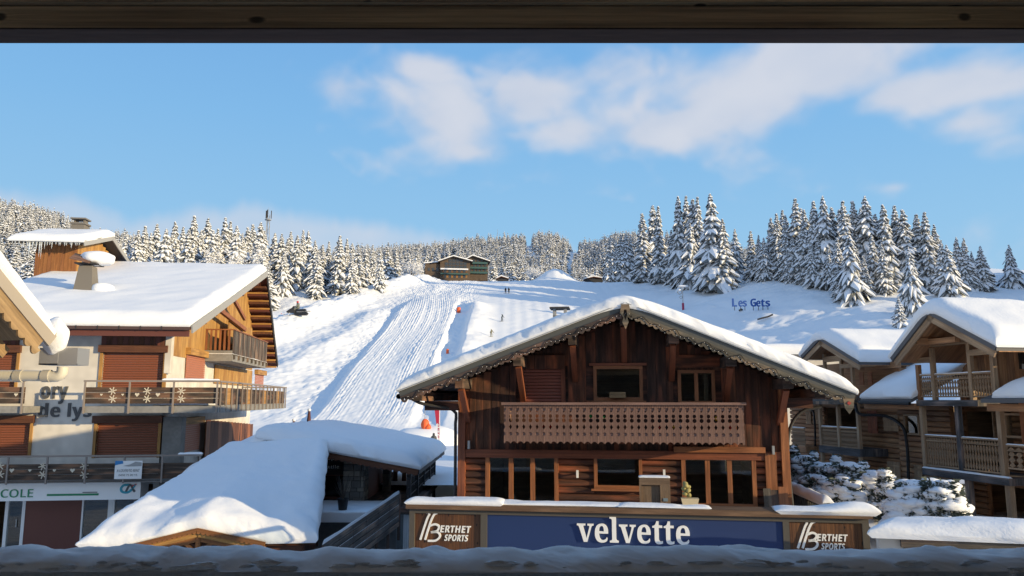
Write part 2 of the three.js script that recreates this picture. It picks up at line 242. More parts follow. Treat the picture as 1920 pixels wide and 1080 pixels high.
function land(x, d) {
  let y = landBase(x, d); const on = sstep(112, 132, d);
  const wob = (fbm(d * .03, 3.3, 0, 3) - .5) * 5, wob2 = (fbm(d * .05, 8.3, 0, 3) - .5) * 4;
  // rutted lane, raised, with a bank on its right
  const l0 = -31 + wob, l1 = -15 + wob2 * .6, lane = sstep(l0 - .9, l0 + .9, x) * (1 - sstep(l1 - 1.2, l1 + .6, x)) * on * (1 - sstep(212, 236, d));
  const sway = 2.4 * Math.sin(d * .045) * sstep(195, 240, d) + wob * .35;
  const q = x - sway, ph = q / .62 + 3.2 * (fbm(q * .22, d * .016, 0, 2) - .5) + .5 * Math.sin(d * .09);
  const rut = Math.abs(((ph % 1) + 1) % 1 - .5) * 2;
  const deep = .03 + .16 * sstep(.25, .8, vnoise(Math.floor(ph) * 1.7, d * .035));
  y += lane * (1.0 + deep * rut + .6 * (fbm(q * .16, d * .03, 0, 2) - .5) + .14 * (fbm(x * 1.6, d * 1.3, 6, 3) - .5));
  const upper = sstep(-36, -30, x) * (1 - sstep(-16, -8, x)) * sstep(205, 225, d) * (1 - sstep(268, 285, d)); y += upper * (.12 * rut + .25 * fbm(q * .25, d * .05, 0, 2));
  const bk = x - (-10.2 + wob2 * .7); y += on * (1 - sstep(214, 226, d)) * 1.75 * (bk < 0 ? Math.exp(-bk * bk / 1.1) : Math.exp(-bk * bk / 18)) * (.75 + .5 * fbm(d * .2, x * .2, 0, 2));
  // long pushed-up bank climbing from lower left to the top
  let [ds, t] = segDist(x, d, [-62, 168], [-31, 288]); y += 2.6 * Math.exp(-ds * ds / 22) * sstep(-.01, .05, t) * (.6 + .8 * fbm(x * .3, d * .3, 0, 3));
  [ds, t] = segDist(x, d, [-78, 215], [-48, 275]); y += 1.7 * Math.exp(-ds * ds / 16) * (.6 + .8 * fbm(x * .3, d * .3, 5, 3));
  [ds, t] = segDist(x, d, [-46, 150], [-36, 205]); y += 1.5 * Math.exp(-ds * ds / 30) * (.4 + 1.0 * fbm(x * .12, d * .12, 2, 3));
  // jump at the crest
  y += 6.2 * Math.exp(-(((x - 17) / 7.5) ** 2) - ((d - 297) / 9) ** 2);
  // churned snow on the left, groomed piste on the right
  const left = sstep(-8, -14, x) * on, clump = fbm(x * 1.1, d * .8, 3, 4) - .5;
  y += left * (1 - lane * .75) * (clump * .26 + (fbm(x * 2.3 + 7, d * 1.7, 8, 3) - .5) * .26 + (fbm(x * .16, d * .1, 9, 3) - .5) * 1.3 + .07 * Math.abs(Math.sin((x * .8 + d * .35 + 3 * fbm(x * .1, d * .1, 1, 2)) * 2.2)));
  const pist = sstep(-6, -2, x) * (1 - sstep(30, 50, x)) * on; y += pist * (.05 * Math.sin(x * 2 * Math.PI / 3.1) * sstep(1, 0, 0) + .25 * (fbm(x * .2, d * .07, 6, 3) - .5));
  const rgt = sstep(34, 52, x) * sstep(90, 110, d); y += rgt * ((fbm(x * .35, d * .35, 7, 4) - .5) * 1.1 + (fbm(x * .08, d * .08, 2, 2) - .5) * 3);
  // ploughed snow bank below the letters
  [ds, t] = segDist(x, d, [34, 130], [64, 133]); y += 3.0 * Math.exp(-ds * ds / 14) * (.5 + 1.0 * fbm(x * .5, d * .5, 1, 3));
  y += (fbm(x * .6, d * .6, 4, 3) - .5) * .22 * (1 - lane);
  return y;
}
// first place where the ray through (u, v) meets the snow
function groundHit(u, v, d0 = 60, d1 = 330) { for (let d = d0; d < d1; d += .5) { const p = P(u, v, d); if (land(p.x, d) >= p.y) return V(p.x, land(p.x, d), -d); } const p = P(u, v, 280); return V(p.x, land(p.x, 280), -280); }
{
  const xs = []; for (let x = -230; x < -75; x += 3) xs.push(x); for (let x = -75; x < -36; x += .36) xs.push(x); for (let x = -36; x < -7; x += .155) xs.push(x); for (let x = -7; x < 100; x += .75) xs.push(x); for (let x = 100; x <= 260; x += 3) xs.push(x);
  const ds = []; for (let d = 36; d < 110; d += 2) ds.push(d); for (let d = 110; d < 230; d += .45) ds.push(d); for (let d = 230; d <= 312; d += .8) ds.push(d); for (let d = 313; d < 420; d += 4) ds.push(d);
  const g = sheet(xs, ds.reverse(), (x, d) => [x, land(x, d), -d]);
  solo('ski_slope', g, M.snowFar, null, null, null, 'structure');
}
// street and square of packed snow in front of the houses
{
  const g = sheet(range(-160, 160, 160), range(-37, 60, 60), (x, z) => [x, .0 + 2.55 * sstep(-20, -21, z) * sstep(-4.2, -2.5, x) - (z > 14 ? 0 : 0) + .05 * fbm(x * .5, z * .5, 0, 2) + (z < -36 ? 0 : 0), z]);
  solo('street', g, M.snow, null, null, null, 'structure');
  // ground far around, out to the horizon
  const far = sheet(range(-3000, 3000, 30), range(-3000, 1500, 30), (x, z) => [x, Math.abs(x) < 250 && z > -450 ? -6 : -3 + 0, z]);
  solo('valley_floor', far, M.snowFar, null, null, null, 'structure');
}
// wooded hills far behind the crest: heights by direction so that their tops stand where they do
const hillTop = [[-70, 150], [-48, 168], [-38, 186], [-33, 180], [-28, 160], [-22, 148], [-16, 156], [-8, 166], [-2, 176], [1, 180], [3, 181], [4.4, 174], [6, 172], [8, 182], [12, 180], [20, 150], [40, 120], [70, 120]];
function hills(x, z) {
  const az = Math.atan2(x, -z) * 180 / Math.PI, d = Math.hypot(x, z);
  let i = 0; while (i < hillTop.length - 2 && az > hillTop[i + 1][0]) i++;
  const t = sm(clamp((az - hillTop[i][0]) / (hillTop[i + 1][0] - hillTop[i][0]))), top = lerp(hillTop[i][1], hillTop[i + 1][1], t);
  return lerp(47, top, sstep(340, 900, d) ** 1.3) - 60 * sstep(920, 1300, d) + 10 * (fbm(x * .01, z * .01, 3, 3) - .5) * sstep(360, 480, d);
}
{
  const A = range(-62, 62, 150), D = range(330, 1300, 90);
  const g = sheet(A, D.reverse(), (a, d) => { const x = Math.sin(a * Math.PI / 180) * d, z = -Math.cos(a * Math.PI / 180) * d; return [x, hills(x, z) - (d < 345 ? 4 : 0), z]; });
  solo('wooded_hills', g, M.snowFar, null, null, null, 'structure');
}

// ---------------------------------------------------------------- snow-laden spruces
M.needle = new THREE.MeshStandardMaterial({ color: lin(.17, .18, .175), roughness: .9 });
M.bark = wood(.10, .075, .06, .95);
M.treeSnow = new THREE.MeshStandardMaterial({ color: lin(.84, .85, .87), roughness: .95 });
function soup(tri) { const g = new THREE.BufferGeometry(), p = new Float32Array(tri), n = p.length / 3; g.setAttribute('position', new THREE.BufferAttribute(p, 3)); g.setAttribute('uv', new THREE.BufferAttribute(new Float32Array(n * 2), 2)); g.computeVertexNormals(); return g; }
// a spruce of unit height: whorls of drooping boughs, each a ridge of needles with hanging fringe, snow lying along its back
function spruce(seed, o) {
  const { tiers = 26, slim = .17, load = .8, bare = .06, seg = 3, droop = 1 } = o, r = rng(seed), leaf = [], sn = [];
  const tri = (A, a, b, c) => A.push(...a, ...b, ...c), quad = (A, a, b, c, d) => { tri(A, a, b, c); tri(A, a, c, d); };
  for (let k = 0; k < tiers; k++) {
    const f = (k + r() * .6) / tiers, y = bare + (1 - bare) * Math.pow(f, .92), R = slim * (1 - f) ** .82 * (.68 + .58 * r()) + .012, n = Math.max(4, Math.round((o.per ?? 8) * (.55 + .45 * (1 - f)) + r() * 2));
    const a0 = r() * 6.28, lop = r() * 6.28;
    for (let i = 0; i < n; i++) {
      const a = a0 + (i + (r() - .5) * .7) / n * 6.283, L = R * (.68 + .5 * r()) * (1 + .16 * Math.cos(a - lop)), dr = (.35 + .5 * r()) * droop, w = L * (.15 + .09 * r()) + .005, ca = Math.cos(a), sa = Math.sin(a), y0 = y + .012 * (r() - .5);
      const pt = (t, s, up) => { const rad = L * t, yy = y0 - dr * rad * (0.35 + .65 * t) + up; return [ca * rad - sa * s, yy, sa * rad + ca * s]; };
      const wid = t => w * Math.sin(Math.PI * Math.min(.97, .18 + .8 * t)) ** .8;
      if (r() < .07) continue;
      const S = vnoise(k * .33 + seed, Math.cos(a) * 1.4 + 9, Math.sin(a) * 1.4 + 5) * .75 + .25 * r() < .24 + load * .74 ? 1 : .4;
      for (let j = 0; j < seg; j++) {
        const t0 = .08 + .92 * j / seg, t1 = .08 + .92 * (j + 1) / seg, w0 = wid(t0), w1 = j === seg - 1 ? .002 : wid(t1), th = w * .38;
        const c0 = pt(t0, 0, 0), c1 = pt(t1, 0, 0), l0 = pt(t0, -w0, -th), l1 = pt(t1, -w1, -th), r0 = pt(t0, w0, -th), r1 = pt(t1, w1, -th);
        quad(leaf, c0, l0, l1, c1); quad(leaf, c0, c1, r1, r0);
        // hanging fringe
        const hg = .012 + .018 * r(); const m0 = pt((t0 + t1) / 2, -w0 * 1.15, -th - hg), m1 = pt((t0 + t1) / 2, w0 * 1.15, -th - hg);
        tri(leaf, l0, m0, l1); tri(leaf, r0, r1, m1);
        if (S > .5 || j === 1) {
          const h = w * (.34 + .3 * r()) * S, e = .9 + .25 * r(), sl0 = pt(t0, -w0 * e, -th * .7), sl1 = pt(t1, -w1 * e, -th * .7), sr0 = pt(t0, w0 * e, -th * .7), sr1 = pt(t1, w1 * e, -th * .7);
          const ha = j ? h : h * .4, hb = j === seg - 1 ? h * .25 : h, u0 = pt(t0, -w0 * .45, ha), u1 = pt(t1, -w1 * .45, hb), v0 = pt(t0, w0 * .45, ha), v1 = pt(t1, w1 * .45, hb);
          quad(sn, u0, sl0, sl1, u1); quad(sn, v0, u0, u1, v1); quad(sn, sr0, v0, v1, sr1); if (j === seg - 1) { tri(sn, sl1, sr1, u1); tri(sn, sr1, v1, u1); }
        }
      }
    }
  }
  // leader
  const tip = [0, 1.0, 0]; for (let i = 0; i < 4; i++) { const a = i * 1.57, b = a + 1.57, q = [Math.cos(a) * .008, .955, Math.sin(a) * .008], s = [Math.cos(b) * .008, .955, Math.sin(b) * .008]; tri(i % 2 ? sn : leaf, q, tip, s); }
  const L = soup(leaf), S = soup(sn); // snow: soften
  return { leaf: L, snow: S, trunk: cyl(V(0, -.03, 0), V(0, .93, 0), .011, .002, 6) };
}
const spruceKinds = [
  spruce(11, { tiers: 40, slim: .165, load: .82, per: 10, seg: 2 }), spruce(12, { tiers: 38, slim: .20, load: .9, per: 11, droop: 1.15, seg: 2 }), spruce(13, { tiers: 42, slim: .135, load: .76, per: 9, seg: 2 }),
  spruce(14, { tiers: 38, slim: .185, load: .64, per: 10, droop: .9, seg: 2 }), spruce(15, { tiers: 32, slim: .22, load: .96, per: 10, droop: 1.4, seg: 2 }), spruce(16, { tiers: 36, slim: .155, load: .72, bare: .2, per: 9, seg: 2 })];
const farKinds = [spruce(21, { tiers: 11, slim: .19, load: .95, per: 6, seg: 2 }), spruce(22, { tiers: 12, slim: .16, load: .9, per: 5, seg: 2 }), spruce(23, { tiers: 10, slim: .23, load: .85, per: 6, seg: 2 })];
const protos = [];
function plantSpruce(kind, p, h, turn, label, group, wide = 1) {
  let o;
  if (!protos[kind]) { o = protos[kind] = thing('spruce_tree', label, 'spruce tree', [0, 0, 0], 0, group); const k = spruceKinds[kind]; part(o, 'trunk', k.trunk, M.bark); part(o, 'crown', k.leaf, M.needle); part(o, 'snow', k.snow, M.treeSnow); }
  else { o = protos[kind].clone(); o.name = numbered('spruce_tree'); scene.add(o); }
  o.userData = { label, category: 'spruce tree' }; if (group) o.userData.group = group;
  const k = .84 + .34 * h3(Math.round(p.x * 10), Math.round(p.z * 10), 3); o.position.set(p.x, p.y - .2, p.z); o.rotation.set((h3(Math.round(p.x * 7), 2, 5) - .5) * .05, turn, (h3(Math.round(p.x * 7), 9, 5) - .5) * .05); o.scale.set(h * wide * k, h, h * wide * k); return o;
}
{
  const r = rng(77);
  const put = (u, vt, vb, kind, label, group, wide, dd) => { const g = dd ? (() => { const p = P(u, 600, dd); return V(p.x, land(p.x, dd), -dd); })() : groundHit(u, vb, 110); const top = P(u, vt, -g.z); plantSpruce(kind, g, Math.max(4, top.y - g.y + .2), r() * 6.28, label, group, wide); };
  // two clumps on the right of the piste
  const gA = 'spruces in the clump right of the ski jump';
  [[1207, 398, 522, 2, 'tall narrow snowy spruce, leftmost of the trio left of the big clump'], [1224, 384, 520, 0, 'tallest snowy spruce of the trio left of the big clump'], [1238, 386, 523, 2, 'snowy spruce on the right of the trio left of the big clump'],
   [1276, 367, 527, 0, 'tall snowy spruce at the left edge of the big clump right of the piste'], [1288, 366, 522, 2, 'slim snowy spruce rising behind the left edge of the big clump'], [1303, 372, 524, 0, 'snowy spruce in the middle of the big clump right of the piste'], [1312, 368, 522, 2, 'slim snowy spruce just left of the tallest spruce'],
   [1297, 418, 530, 4, 'small spruce with heavy drooping snow in front of the big clump'], [1341, 360, 538, 1, 'tallest broad snowy spruce at the right of the big clump'], [1358, 410, 536, 3, 'dark lower spruce against the right of the tallest spruce'], [1381, 428, 522, 1, 'sunlit white spruce right of the tallest spruce'],
   [1262, 430, 525, 3, 'low spruce at the foot of the big clump, left side'], [1322, 440, 536, 3, 'low dark spruce in front of the tallest spruce'], [1412, 432, 519, 0, 'snowy spruce in the gap between the two right clumps'], [1436, 445, 519, 1, 'shorter snowy spruce at the right of the gap between the clumps'], [1424, 440, 518, 3, 'dark spruce between two white ones in the gap between the clumps']
  ].forEach(a => put(a[0], a[1], a[2] + 7, a[3], a[4], gA));
  for (const [u, vt] of [[1150, 446], [1158, 450], [1168, 440], [1177, 437], [1186, 441], [1143, 455]]) put(u, vt, 525, Math.floor(r() * 4), 'snowy spruce in the short row left of the tall trio', 'spruces in the short row left of the tall trio', .9, 285);
  const gB = 'spruces in the wood above the right hand houses';
  [[1452, 407, 524, 0], [1463, 399, 524, 2], [1478, 402, 527, 2], [1500, 370, 530, 0], [1514, 392, 532, 2], [1531, 377, 533, 2], [1553, 364, 538, 1], [1566, 388, 534, 0], [1590, 375, 540, 0], [1614, 374, 536, 2], [1632, 366, 540, 1], [1651, 400, 536, 3], [1669, 381, 545, 0], [1686, 384, 540, 2], [1704, 391, 548, 0], [1728, 400, 548, 0], [1746, 396, 550, 2], [1760, 420, 545, 3], [1800, 443, 545, 1], [1812, 446, 545, 3], [1845, 460, 545, 1], [1828, 470, 545, 3], [1770, 450, 555, 3], [1540, 440, 540, 3], [1490, 440, 530, 3], [1575, 445, 552, 5], [1640, 440, 548, 5], [1525, 450, 540, 5], [1610, 460, 550, 5], [1660, 455, 552, 3], [1468, 455, 524, 3], [1508, 455, 534, 3], [1556, 460, 545, 5], [1590, 470, 556, 3], [1622, 480, 556, 3]
  ].forEach((a, i) => put(a[0], a[1], a[2], a[3], [1500, 1553, 1632].includes(a[0]) ? { 1500: 'tall snowy spruce at the left of the wood above the letters', 1553: 'tallest broad spruce in the left half of the right hand wood', 1632: 'tallest spruce in the middle of the right hand wood' }[a[0]] : 'snowy spruce in the dense wood above the right hand houses', gB, 1.02));
  for (let i = 0; i < 40; i++) { const u = 1446 + i * 8.2 + r() * 9; put(u, 388 + r() * 55 + Math.max(0, u - 1690) * .45, 0, [0, 1, 3, 2][i % 4], 'snowy spruce in the dense wood above the right hand houses', gB, 1.0, 232 + r() * 28 - (u - 1448) * .12); }
  [[1597, 430, 566, 4, 'heavily snowed spruce standing forward in the left of the right hand wood'], [1712, 462, 590, 4, 'big drooping white spruce standing forward of the right hand wood'], [1783, 458, 556, 4, 'bright white spruce standing forward above the nearer gable'], [1899, 458, 540, 4, 'lone snowy spruce at the right edge of the picture'], [1688, 555, 612, 1, 'young white spruce between the two right hand gables'], [1574, 500, 562, 3, 'small spruce at the front edge of the wood right of the letters'], [1478, 470, 530, 3, 'low spruce at the front left edge of the right hand wood']].forEach(a => put(...a.slice(0, 5)));
  // the long row on the left behind the balcony building
  const gL = 'spruces in the long row behind the balcony building';
  const row = [[203, 452], [214, 448], [226, 438], [238, 445], [248, 430], [262, 423], [274, 436], [284, 419], [299, 427], [310, 440], [321, 415], [333, 424], [345, 430], [355, 404], [367, 430], [379, 409], [390, 430], [400, 428], [412, 406], [424, 414], [437, 422], [446, 436], [457, 424], [467, 419], [478, 414], [489, 432], [508, 436], [521, 438], [533, 446], [541, 434], [552, 440], [560, 430], [573, 432], [586, 450], [600, 458], [612, 452], [632, 441], [645, 446], [655, 455], [668, 458], [682, 462], [696, 458], [710, 462]];
  row.forEach(([u, v], i) => put(u, v, 0, [0, 2, 1, 3, 0, 2][i % 6], u === 632 ? 'sunlit white spruce standing forward at the right of the left hand row' : u === 355 ? 'tall snow-covered spruce above the middle of the left hand roof' : u === 412 ? 'tallest dense spruce above the right of the left hand roof' : u === 560 ? 'bright spruce just right of the left hand roof ridge' : 'snowy spruce in the long row behind the left hand balcony building', gL, 1.05, u > 500 ? 236 + (i % 3) * 9 : 222 + (i % 4) * 12));
  for (let i = 0; i < 34; i++) { const u = 190 + i * 14.5 + r() * 10; put(u, 470 + r() * 24, 0, [1, 3, 4, 1][i % 4], 'snowy spruce in the long row behind the left hand balcony building', gL, 1.1, u > 500 ? 240 + r() * 20 : 205 + r() * 25); }
  for (const [u, vt, k] of [[527, 470, 4], [590, 475, 3], [657, 480, 3], [318, 466, 4]]) put(u, vt, 0, k, 'smaller snow-heaped spruce in front of the left hand row', 'small spruces before the left hand row', 1, 228);
  // near clump behind the mountain house
  for (const [u, vt] of [[925, 478], [940, 492], [960, 485], [978, 488], [1000, 492], [985, 500], [1015, 498], [1040, 500], [1060, 502], [1100, 500], [1120, 496], [905, 486], [890, 480], [780, 470], [765, 474], [800, 468], [820, 470], [840, 466], [860, 468], [740, 466], [725, 462]]) put(u, vt, 0, [1, 0, 3][Math.floor(r() * 3)], 'small snowy spruce on the crest around the mountain house', 'spruces on the crest around the mountain house', 1.1, 318 + r() * 30);
}
// the wood goes on to the right, beyond the picture's edge
{
  const r = rng(35), L = []; for (let i = 0; i < 90; i++) { const d = 165 + 95 * r(), x = d * .70 + 6 + r() * 60; L.push([x, land(x, d) - .2, -d, 19 + 9 * r(), r() * 6.28]); }
  const G = new THREE.Group(); G.name = 'hillside_wood'; meta(G, 'snowy spruce wood running on up the right hand hillside', 'wood', null, 'stuff'); scene.add(G); const m4 = new THREE.Matrix4(), q = new THREE.Quaternion();
  for (const [nm, geo, mat] of [['crowns', spruceKinds[0].leaf, M.needle], ['snow', spruceKinds[0].snow, M.treeSnow]]) { const im = new THREE.InstancedMesh(geo, mat, L.length); im.name = nm; im.userData.kind = 'stuff'; L.forEach((t, i) => { q.setFromAxisAngle(V(0, 1, 0), t[4]); m4.compose(V(t[0], t[1], t[2]), q, V(t[3], t[3], t[3])); im.setMatrixAt(i, m4); }); G.add(im); }
}
// the far woods: one mass of trees on the hills
{
  const r = rng(31), list = [[], [], []];
  const add = (az, d, h) => { const x = Math.sin(az * Math.PI / 180) * d, z = -Math.cos(az * Math.PI / 180) * d; list[Math.floor(r() * 3)].push([x, hills(x, z) - .5, z, h, r() * 6.28]); };
  for (let i = 0; i < 13000; i++) { const az = -38 + r() * 60, d = 350 + Math.pow(r(), .8) * 600; if (d < 420 && az > 1 && az < 9) continue;
    if (Math.abs(az - (4.4 + (d - 700) * .002)) < .28 && d > 560) continue;   // the cut of a piste
    if (vnoise(az * .8, d * .01) < .2) continue; add(az, d, (11 + 9 * r()) * (d > 800 ? .85 : 1)); }
  const m4 = new THREE.Matrix4(), q = new THREE.Quaternion(), up = V(0, 1, 0), G = new THREE.Group(); G.name = 'distant_forest'; meta(G, 'far snow-covered forest on the hills along the skyline', 'forest', null, 'stuff'); scene.add(G);
  list.forEach((L, k) => { for (const [nm, geo, mat] of [['crowns', farKinds[k].leaf, M.needle], ['snow', farKinds[k].snow, M.treeSnow]]) { const im = new THREE.InstancedMesh(geo, mat, L.length); im.name = nm; im.userData.kind = 'stuff'; L.forEach((t, i) => { q.setFromAxisAngle(up, t[4]); m4.compose(V(t[0], t[1], t[2]), q, V(t[3] * 1.15, t[3], t[3] * 1.15)); im.setMatrixAt(i, m4); }); G.add(im); } });
}
// ---------------------------------------------------------------- the dark timber chalet
const D2R = Math.PI / 180;
const oldWoods = [[.26, .098, .05], [.19, .078, .046], [.32, .12, .058], [.15, .068, .046], [.28, .125, .07]].map(c => wood(...c.map(q => q * 1.22), .82, oldA));
M.redWood = wood(.34, .10, .045, .7); M.frameWood = wood(.46, .17, .065, .65); M.greyWood = wood(.27, .19, .15, .85, oldA); M.paleGrey = wood(.36, .31, .25, .85, oldA); M.railWood = wood(.35, .205, .17, .8);
M.trim = wood(.38, .34, .25, .8, oldA); M.greenGrey = paint(.085, .085, .075, .6); M.shutter = paint(.24, .075, .048, .55); M.roofDark = paint(.05, .047, .045, .8);
const pick = (a, i) => a[((i * 7 + (i >> 1) * 3) % a.length + a.length) % a.length];
const CF = new Frame(3.1, 2.85, -21.3, -8 * D2R);
// glazed opening on a facade frame: r = rect, frames around, panes between mullions, room behind
function windowOn(parent, r, z, o = {}) {
  const { name = 'window', fw = .09, mats = M.frameWood, lights = 1, rows = 1, sill = true } = o, w = new THREE.Group(); w.name = name; parent.add(w);
  const { x0, x1, y0, y1 } = r, n = lights;
  part(w, 'frame', [box(x0 - fw, x1 + fw, y1, y1 + fw, z - .06, z + .07), box(x0 - fw, x0, y0, y1 - .001, z - .06, z + .068), box(x1, x1 + fw, y0, y1 - .001, z - .06, z + .068), box(x0 - fw, x1 + fw, y0 - fw, y0, z - .06, z + .07)], mats);
  const pw = (x1 - x0) / n;
  for (let i = 1; i < n; i++) part(w, 'mullion', box(x0 + i * pw - fw * .55, x0 + i * pw + fw * .55, y0, y1, z - .04, z + .05), mats);
  for (let j = 1; j < rows; j++) part(w, 'glazing_bar', box(x0, x1, y0 + (y1 - y0) * j / rows - .03, y0 + (y1 - y0) * j / rows + .03, z - .035, z + .03), mats);
  for (let i = 0; i < n; i++) part(w, 'pane', box(x0 + i * pw + (i ? fw * .55 : 0), x0 + (i + 1) * pw - (i < n - 1 ? fw * .55 : 0), y0, y1, z - .012, z - .004), M.pane);
  if (sill) part(w, 'sill', box(x0 - fw * 1.8, x1 + fw * 1.8, y0 - fw - .05, y0 - fw, z - .05, z + .16), mats);
  return w;
}
// a real room behind an opening: back, sides, floor and ceiling, open to the front
M.roomWall = wood(.42, .29, .19, .85);
function roomBehind(parent, x0, x1, y0, y1, zf, depth) { const t = .05; part(parent, 'room', [box(x0, x1, y0, y1, zf - depth - t, zf - depth), box(x0 - t, x0, y0, y1, zf - depth, zf), box(x1, x1 + t, y0, y1, zf - depth, zf), box(x0, x1, y1, y1 + t, zf - depth, zf), box(x0, x1, y0 - t, y0, zf - depth, zf)], M.roomWall); }
const CH = thing('timber_chalet', 'dark weathered timber chalet with a broad snowy gable roof and carved balcony', 'chalet', CF.pos, CF.turn);
{
  const ZF = 1.7, zBack = -13;
  const xl = CF.at(864, 850)[0], xr = CF.at(1474, 850)[0];
  const eL = CF.at(748, 736, ZF), eR = CF.at(1604, 741, ZF), pk = CF.at(1172, 571, ZF);
  const mL = (pk[1] - eL[1]) / (pk[0] - eL[0]), mR = (pk[1] - eR[1]) / (eR[0] - pk[0]);
  const roofY = x => pk[1] - (x < pk[0] ? (pk[0] - x) * mL : (x - pk[0]) * mR);
  const yMid = CF.at(1170, 846)[1];
  // openings
  const up = { door: CF.rect(982, 692, 1052, 760), win: CF.rect(1119, 692, 1199, 745), two: CF.rect(1277, 700, 1334, 752) };
  const lo = { doors: CF.rect(918, 853, 1040, 1000), mid: CF.rect(1120, 856, 1198, 910), set: CF.rect(1286, 856, 1410, 944) };
  const grow = (r, a) => ({ x0: r.x0 - a, x1: r.x1 + a, y0: r.y0 - a, y1: r.y1 + a });
  const cuts = Object.values(up).concat(Object.values(lo)).map(r => grow(r, .088));
  // core behind the boards
  const hole = r => [[r.x0, Math.max(.02, r.y0)], [r.x1, Math.max(.02, r.y0)], [r.x1, r.y1], [r.x0, r.y1]];
  const core = part(CH, 'wall', [prism([[xl + .05, 0], [xr - .05, 0], [xr - .05, roofY(xr) - .14], [pk[0], pk[1] - .14], [xl + .05, roofY(xl) - .14]], -.3, -.05, cuts.map(hole)),
    box(xl + .05, xl + .3, 0, roofY(xl) - .2, zBack + .6, -.3), box(xr - .3, xr - .05, 0, roofY(xr) - .2, zBack + .6, -.3), prism([[xl + .05, 0], [xr - .05, 0], [xr - .05, roofY(xr) - .14], [pk[0], pk[1] - .14], [xl + .05, roofY(xl) - .14]], zBack + .3, zBack + .6)], oldWoods[3]);
  roomBehind(CH, xl + .4, xr - .4, .06, yMid - .25, -.31, 5); roomBehind(CH, up.door.x0 - .1, up.two.x1 + .35, yMid + .1, up.win.y1 + .2, -.31, 5);
  // upright boards of the upper storey, cut round the openings
  const r = rng(3); let x = xl, i = 0;
  while (x < xr - .02) {
    const w = Math.min(.16 + .12 * r(), xr - x), a = x + .004, b = x + w - .004, top = Math.min(roofY(a), roofY(b)) - .15;
    let segs = [[yMid, top]];
    for (const c of Object.values(up).map(q => grow(q, .09))) if (b > c.x0 && a < c.x1) segs = segs.flatMap(([p, q]) => q <= c.y0 || p >= c.y1 ? [[p, q]] : [[p, c.y0], [c.y1, q]]).filter(s => s[1] - s[0] > .05);
    for (const [p, q] of segs) part(core, 'wall_board', box(a, b, p, q, -.05, -.012 + .02 * r()), pick(oldWoods, i++ + Math.floor(r() * 5)));
    x += w;
  }
  // lying logs of the lower storey
  const nL = 11, hL = (yMid - .2) / nL;
  for (let k = 0; k < nL; k++) {
    const y0 = .2 + k * hL - .2, y1 = y0 + hL - .008; let segs = [[xl, xr]];
    for (const c of Object.values(lo).map(q => grow(q, .09))) if (y1 > c.y0 + .03 && y0 < c.y1 - .03) segs = segs.flatMap(([p, q]) => q <= c.x0 || p >= c.x1 ? [[p, q]] : [[p, c.x0], [c.x1, q]]).filter(s => s[1] - s[0] > .05);
    for (const [p, q] of segs) { const pr = swapUV(prismX([[-.05, y0], [-.005, y0 + .02], [.025, y0 + hL * .3], [.025, y0 + hL * .68], [-.005, y1 - .02], [-.05, y1]], p, q)); part(core, 'log', pr, pick(oldWoods, k * 3 + Math.floor(r() * 5))); }
  }
  part(CH, 'floor_beam', box(xl - .05, xr + .05, yMid - .2, yMid + .02, -.05, .1), M.redWood);
  part(CH, 'corner_post', box(xl - .06, xl + .14, 0, roofY(xl) - .2, -.06, .14), M.redWood);
  part(CH, 'corner_post', box(xr - .14, xr + .06, 0, roofY(xr) - .2, -.06, .14), M.frameWood);
  for (const [u, v] of [[880, 833], [1449, 843]]) { const q = CF.at(u, v, .12); part(CH, 'beam_bracket', box(q[0] - .03, q[0] + .03, q[1] - .12, q[1] + .1, .1, .22), M.steel); }
  // openings
  { const d = up.door; part(CH, 'door_frame', [box(d.x0 - .09, d.x0, d.y0, d.y1, -.06, .05), box(d.x1, d.x1 + .12, d.y0, d.y1, -.06, .05)], M.redWood); const hd = [.0, .33, .6, 1]; for (let k = 0; k < 3; k++) part(CH, 'shutter_box_board', box(lerp(d.x0 - .1, d.x1 + .12, hd[k]) + .004, lerp(d.x0 - .1, d.x1 + .12, hd[k + 1]) - .004, d.y1, d.y1 + .38, -.02, .1, 1), k === 2 ? oldWoods[2] : oldWoods[k]); rollShutter(CH, d, -.03, M.shutter); }
  windowOn(CH, up.win, 0, { name: 'window' });
  windowOn(CH, up.two, 0, { name: 'window', lights: 2 }); part(CH, 'lintel', box(up.two.x0 - .2, up.two.x1 + .3, up.two.y1 + .15, up.two.y1 + .5, 0, .07), oldWoods[0]);
  part(CH, 'lintel', box(up.win.x0 - .2, up.win.x1 + .2, up.win.y1 + .092, up.win.y1 + .16, 0, .13), M.redWood);
  windowOn(CH, { ...lo.doors, y0: .12 }, 0, { name: 'glazed_door', lights: 3, sill: false, fw: .11 });
  windowOn(CH, lo.mid, 0, {}); windowOn(CH, lo.set, 0, { lights: 3, fw: .11 });
  part(CH, 'lintel', box(lo.set.x0 - .3, lo.set.x1 + .35, lo.set.y1 + .112, lo.set.y1 + .26, 0, .17), M.frameWood);
  part(CH, 'door_shutter', box(lo.set.x1 + .34, lo.set.x1 + .62, lo.set.y0, lo.set.y1 + .1, .07, .13), M.frameWood);
  for (const [u, v] of [[1083, 888], [1245, 887]]) { const q = CF.at(u, v, .1); part(CH, 'wall_lamp', [cbox(q[0], q[1], .2, .06, .2, .06), box(q[0] - .02, q[0] + .02, q[1] - .02, q[1] + .02, .02, .2)], M.white); }
  // roof: deck, purlins with struts, barge boards, carved trim
  const deck = (a, b) => { const s = a[0] < b[0] ? 1 : 1, n = .09; return prism([[a[0], a[1]], [b[0], b[1]], [b[0], b[1] - n], [a[0], a[1] - n]], zBack, ZF - .04); };
  const roof = part(CH, 'roof', [deck(eL, pk), deck(pk, eR)], M.greyWood);
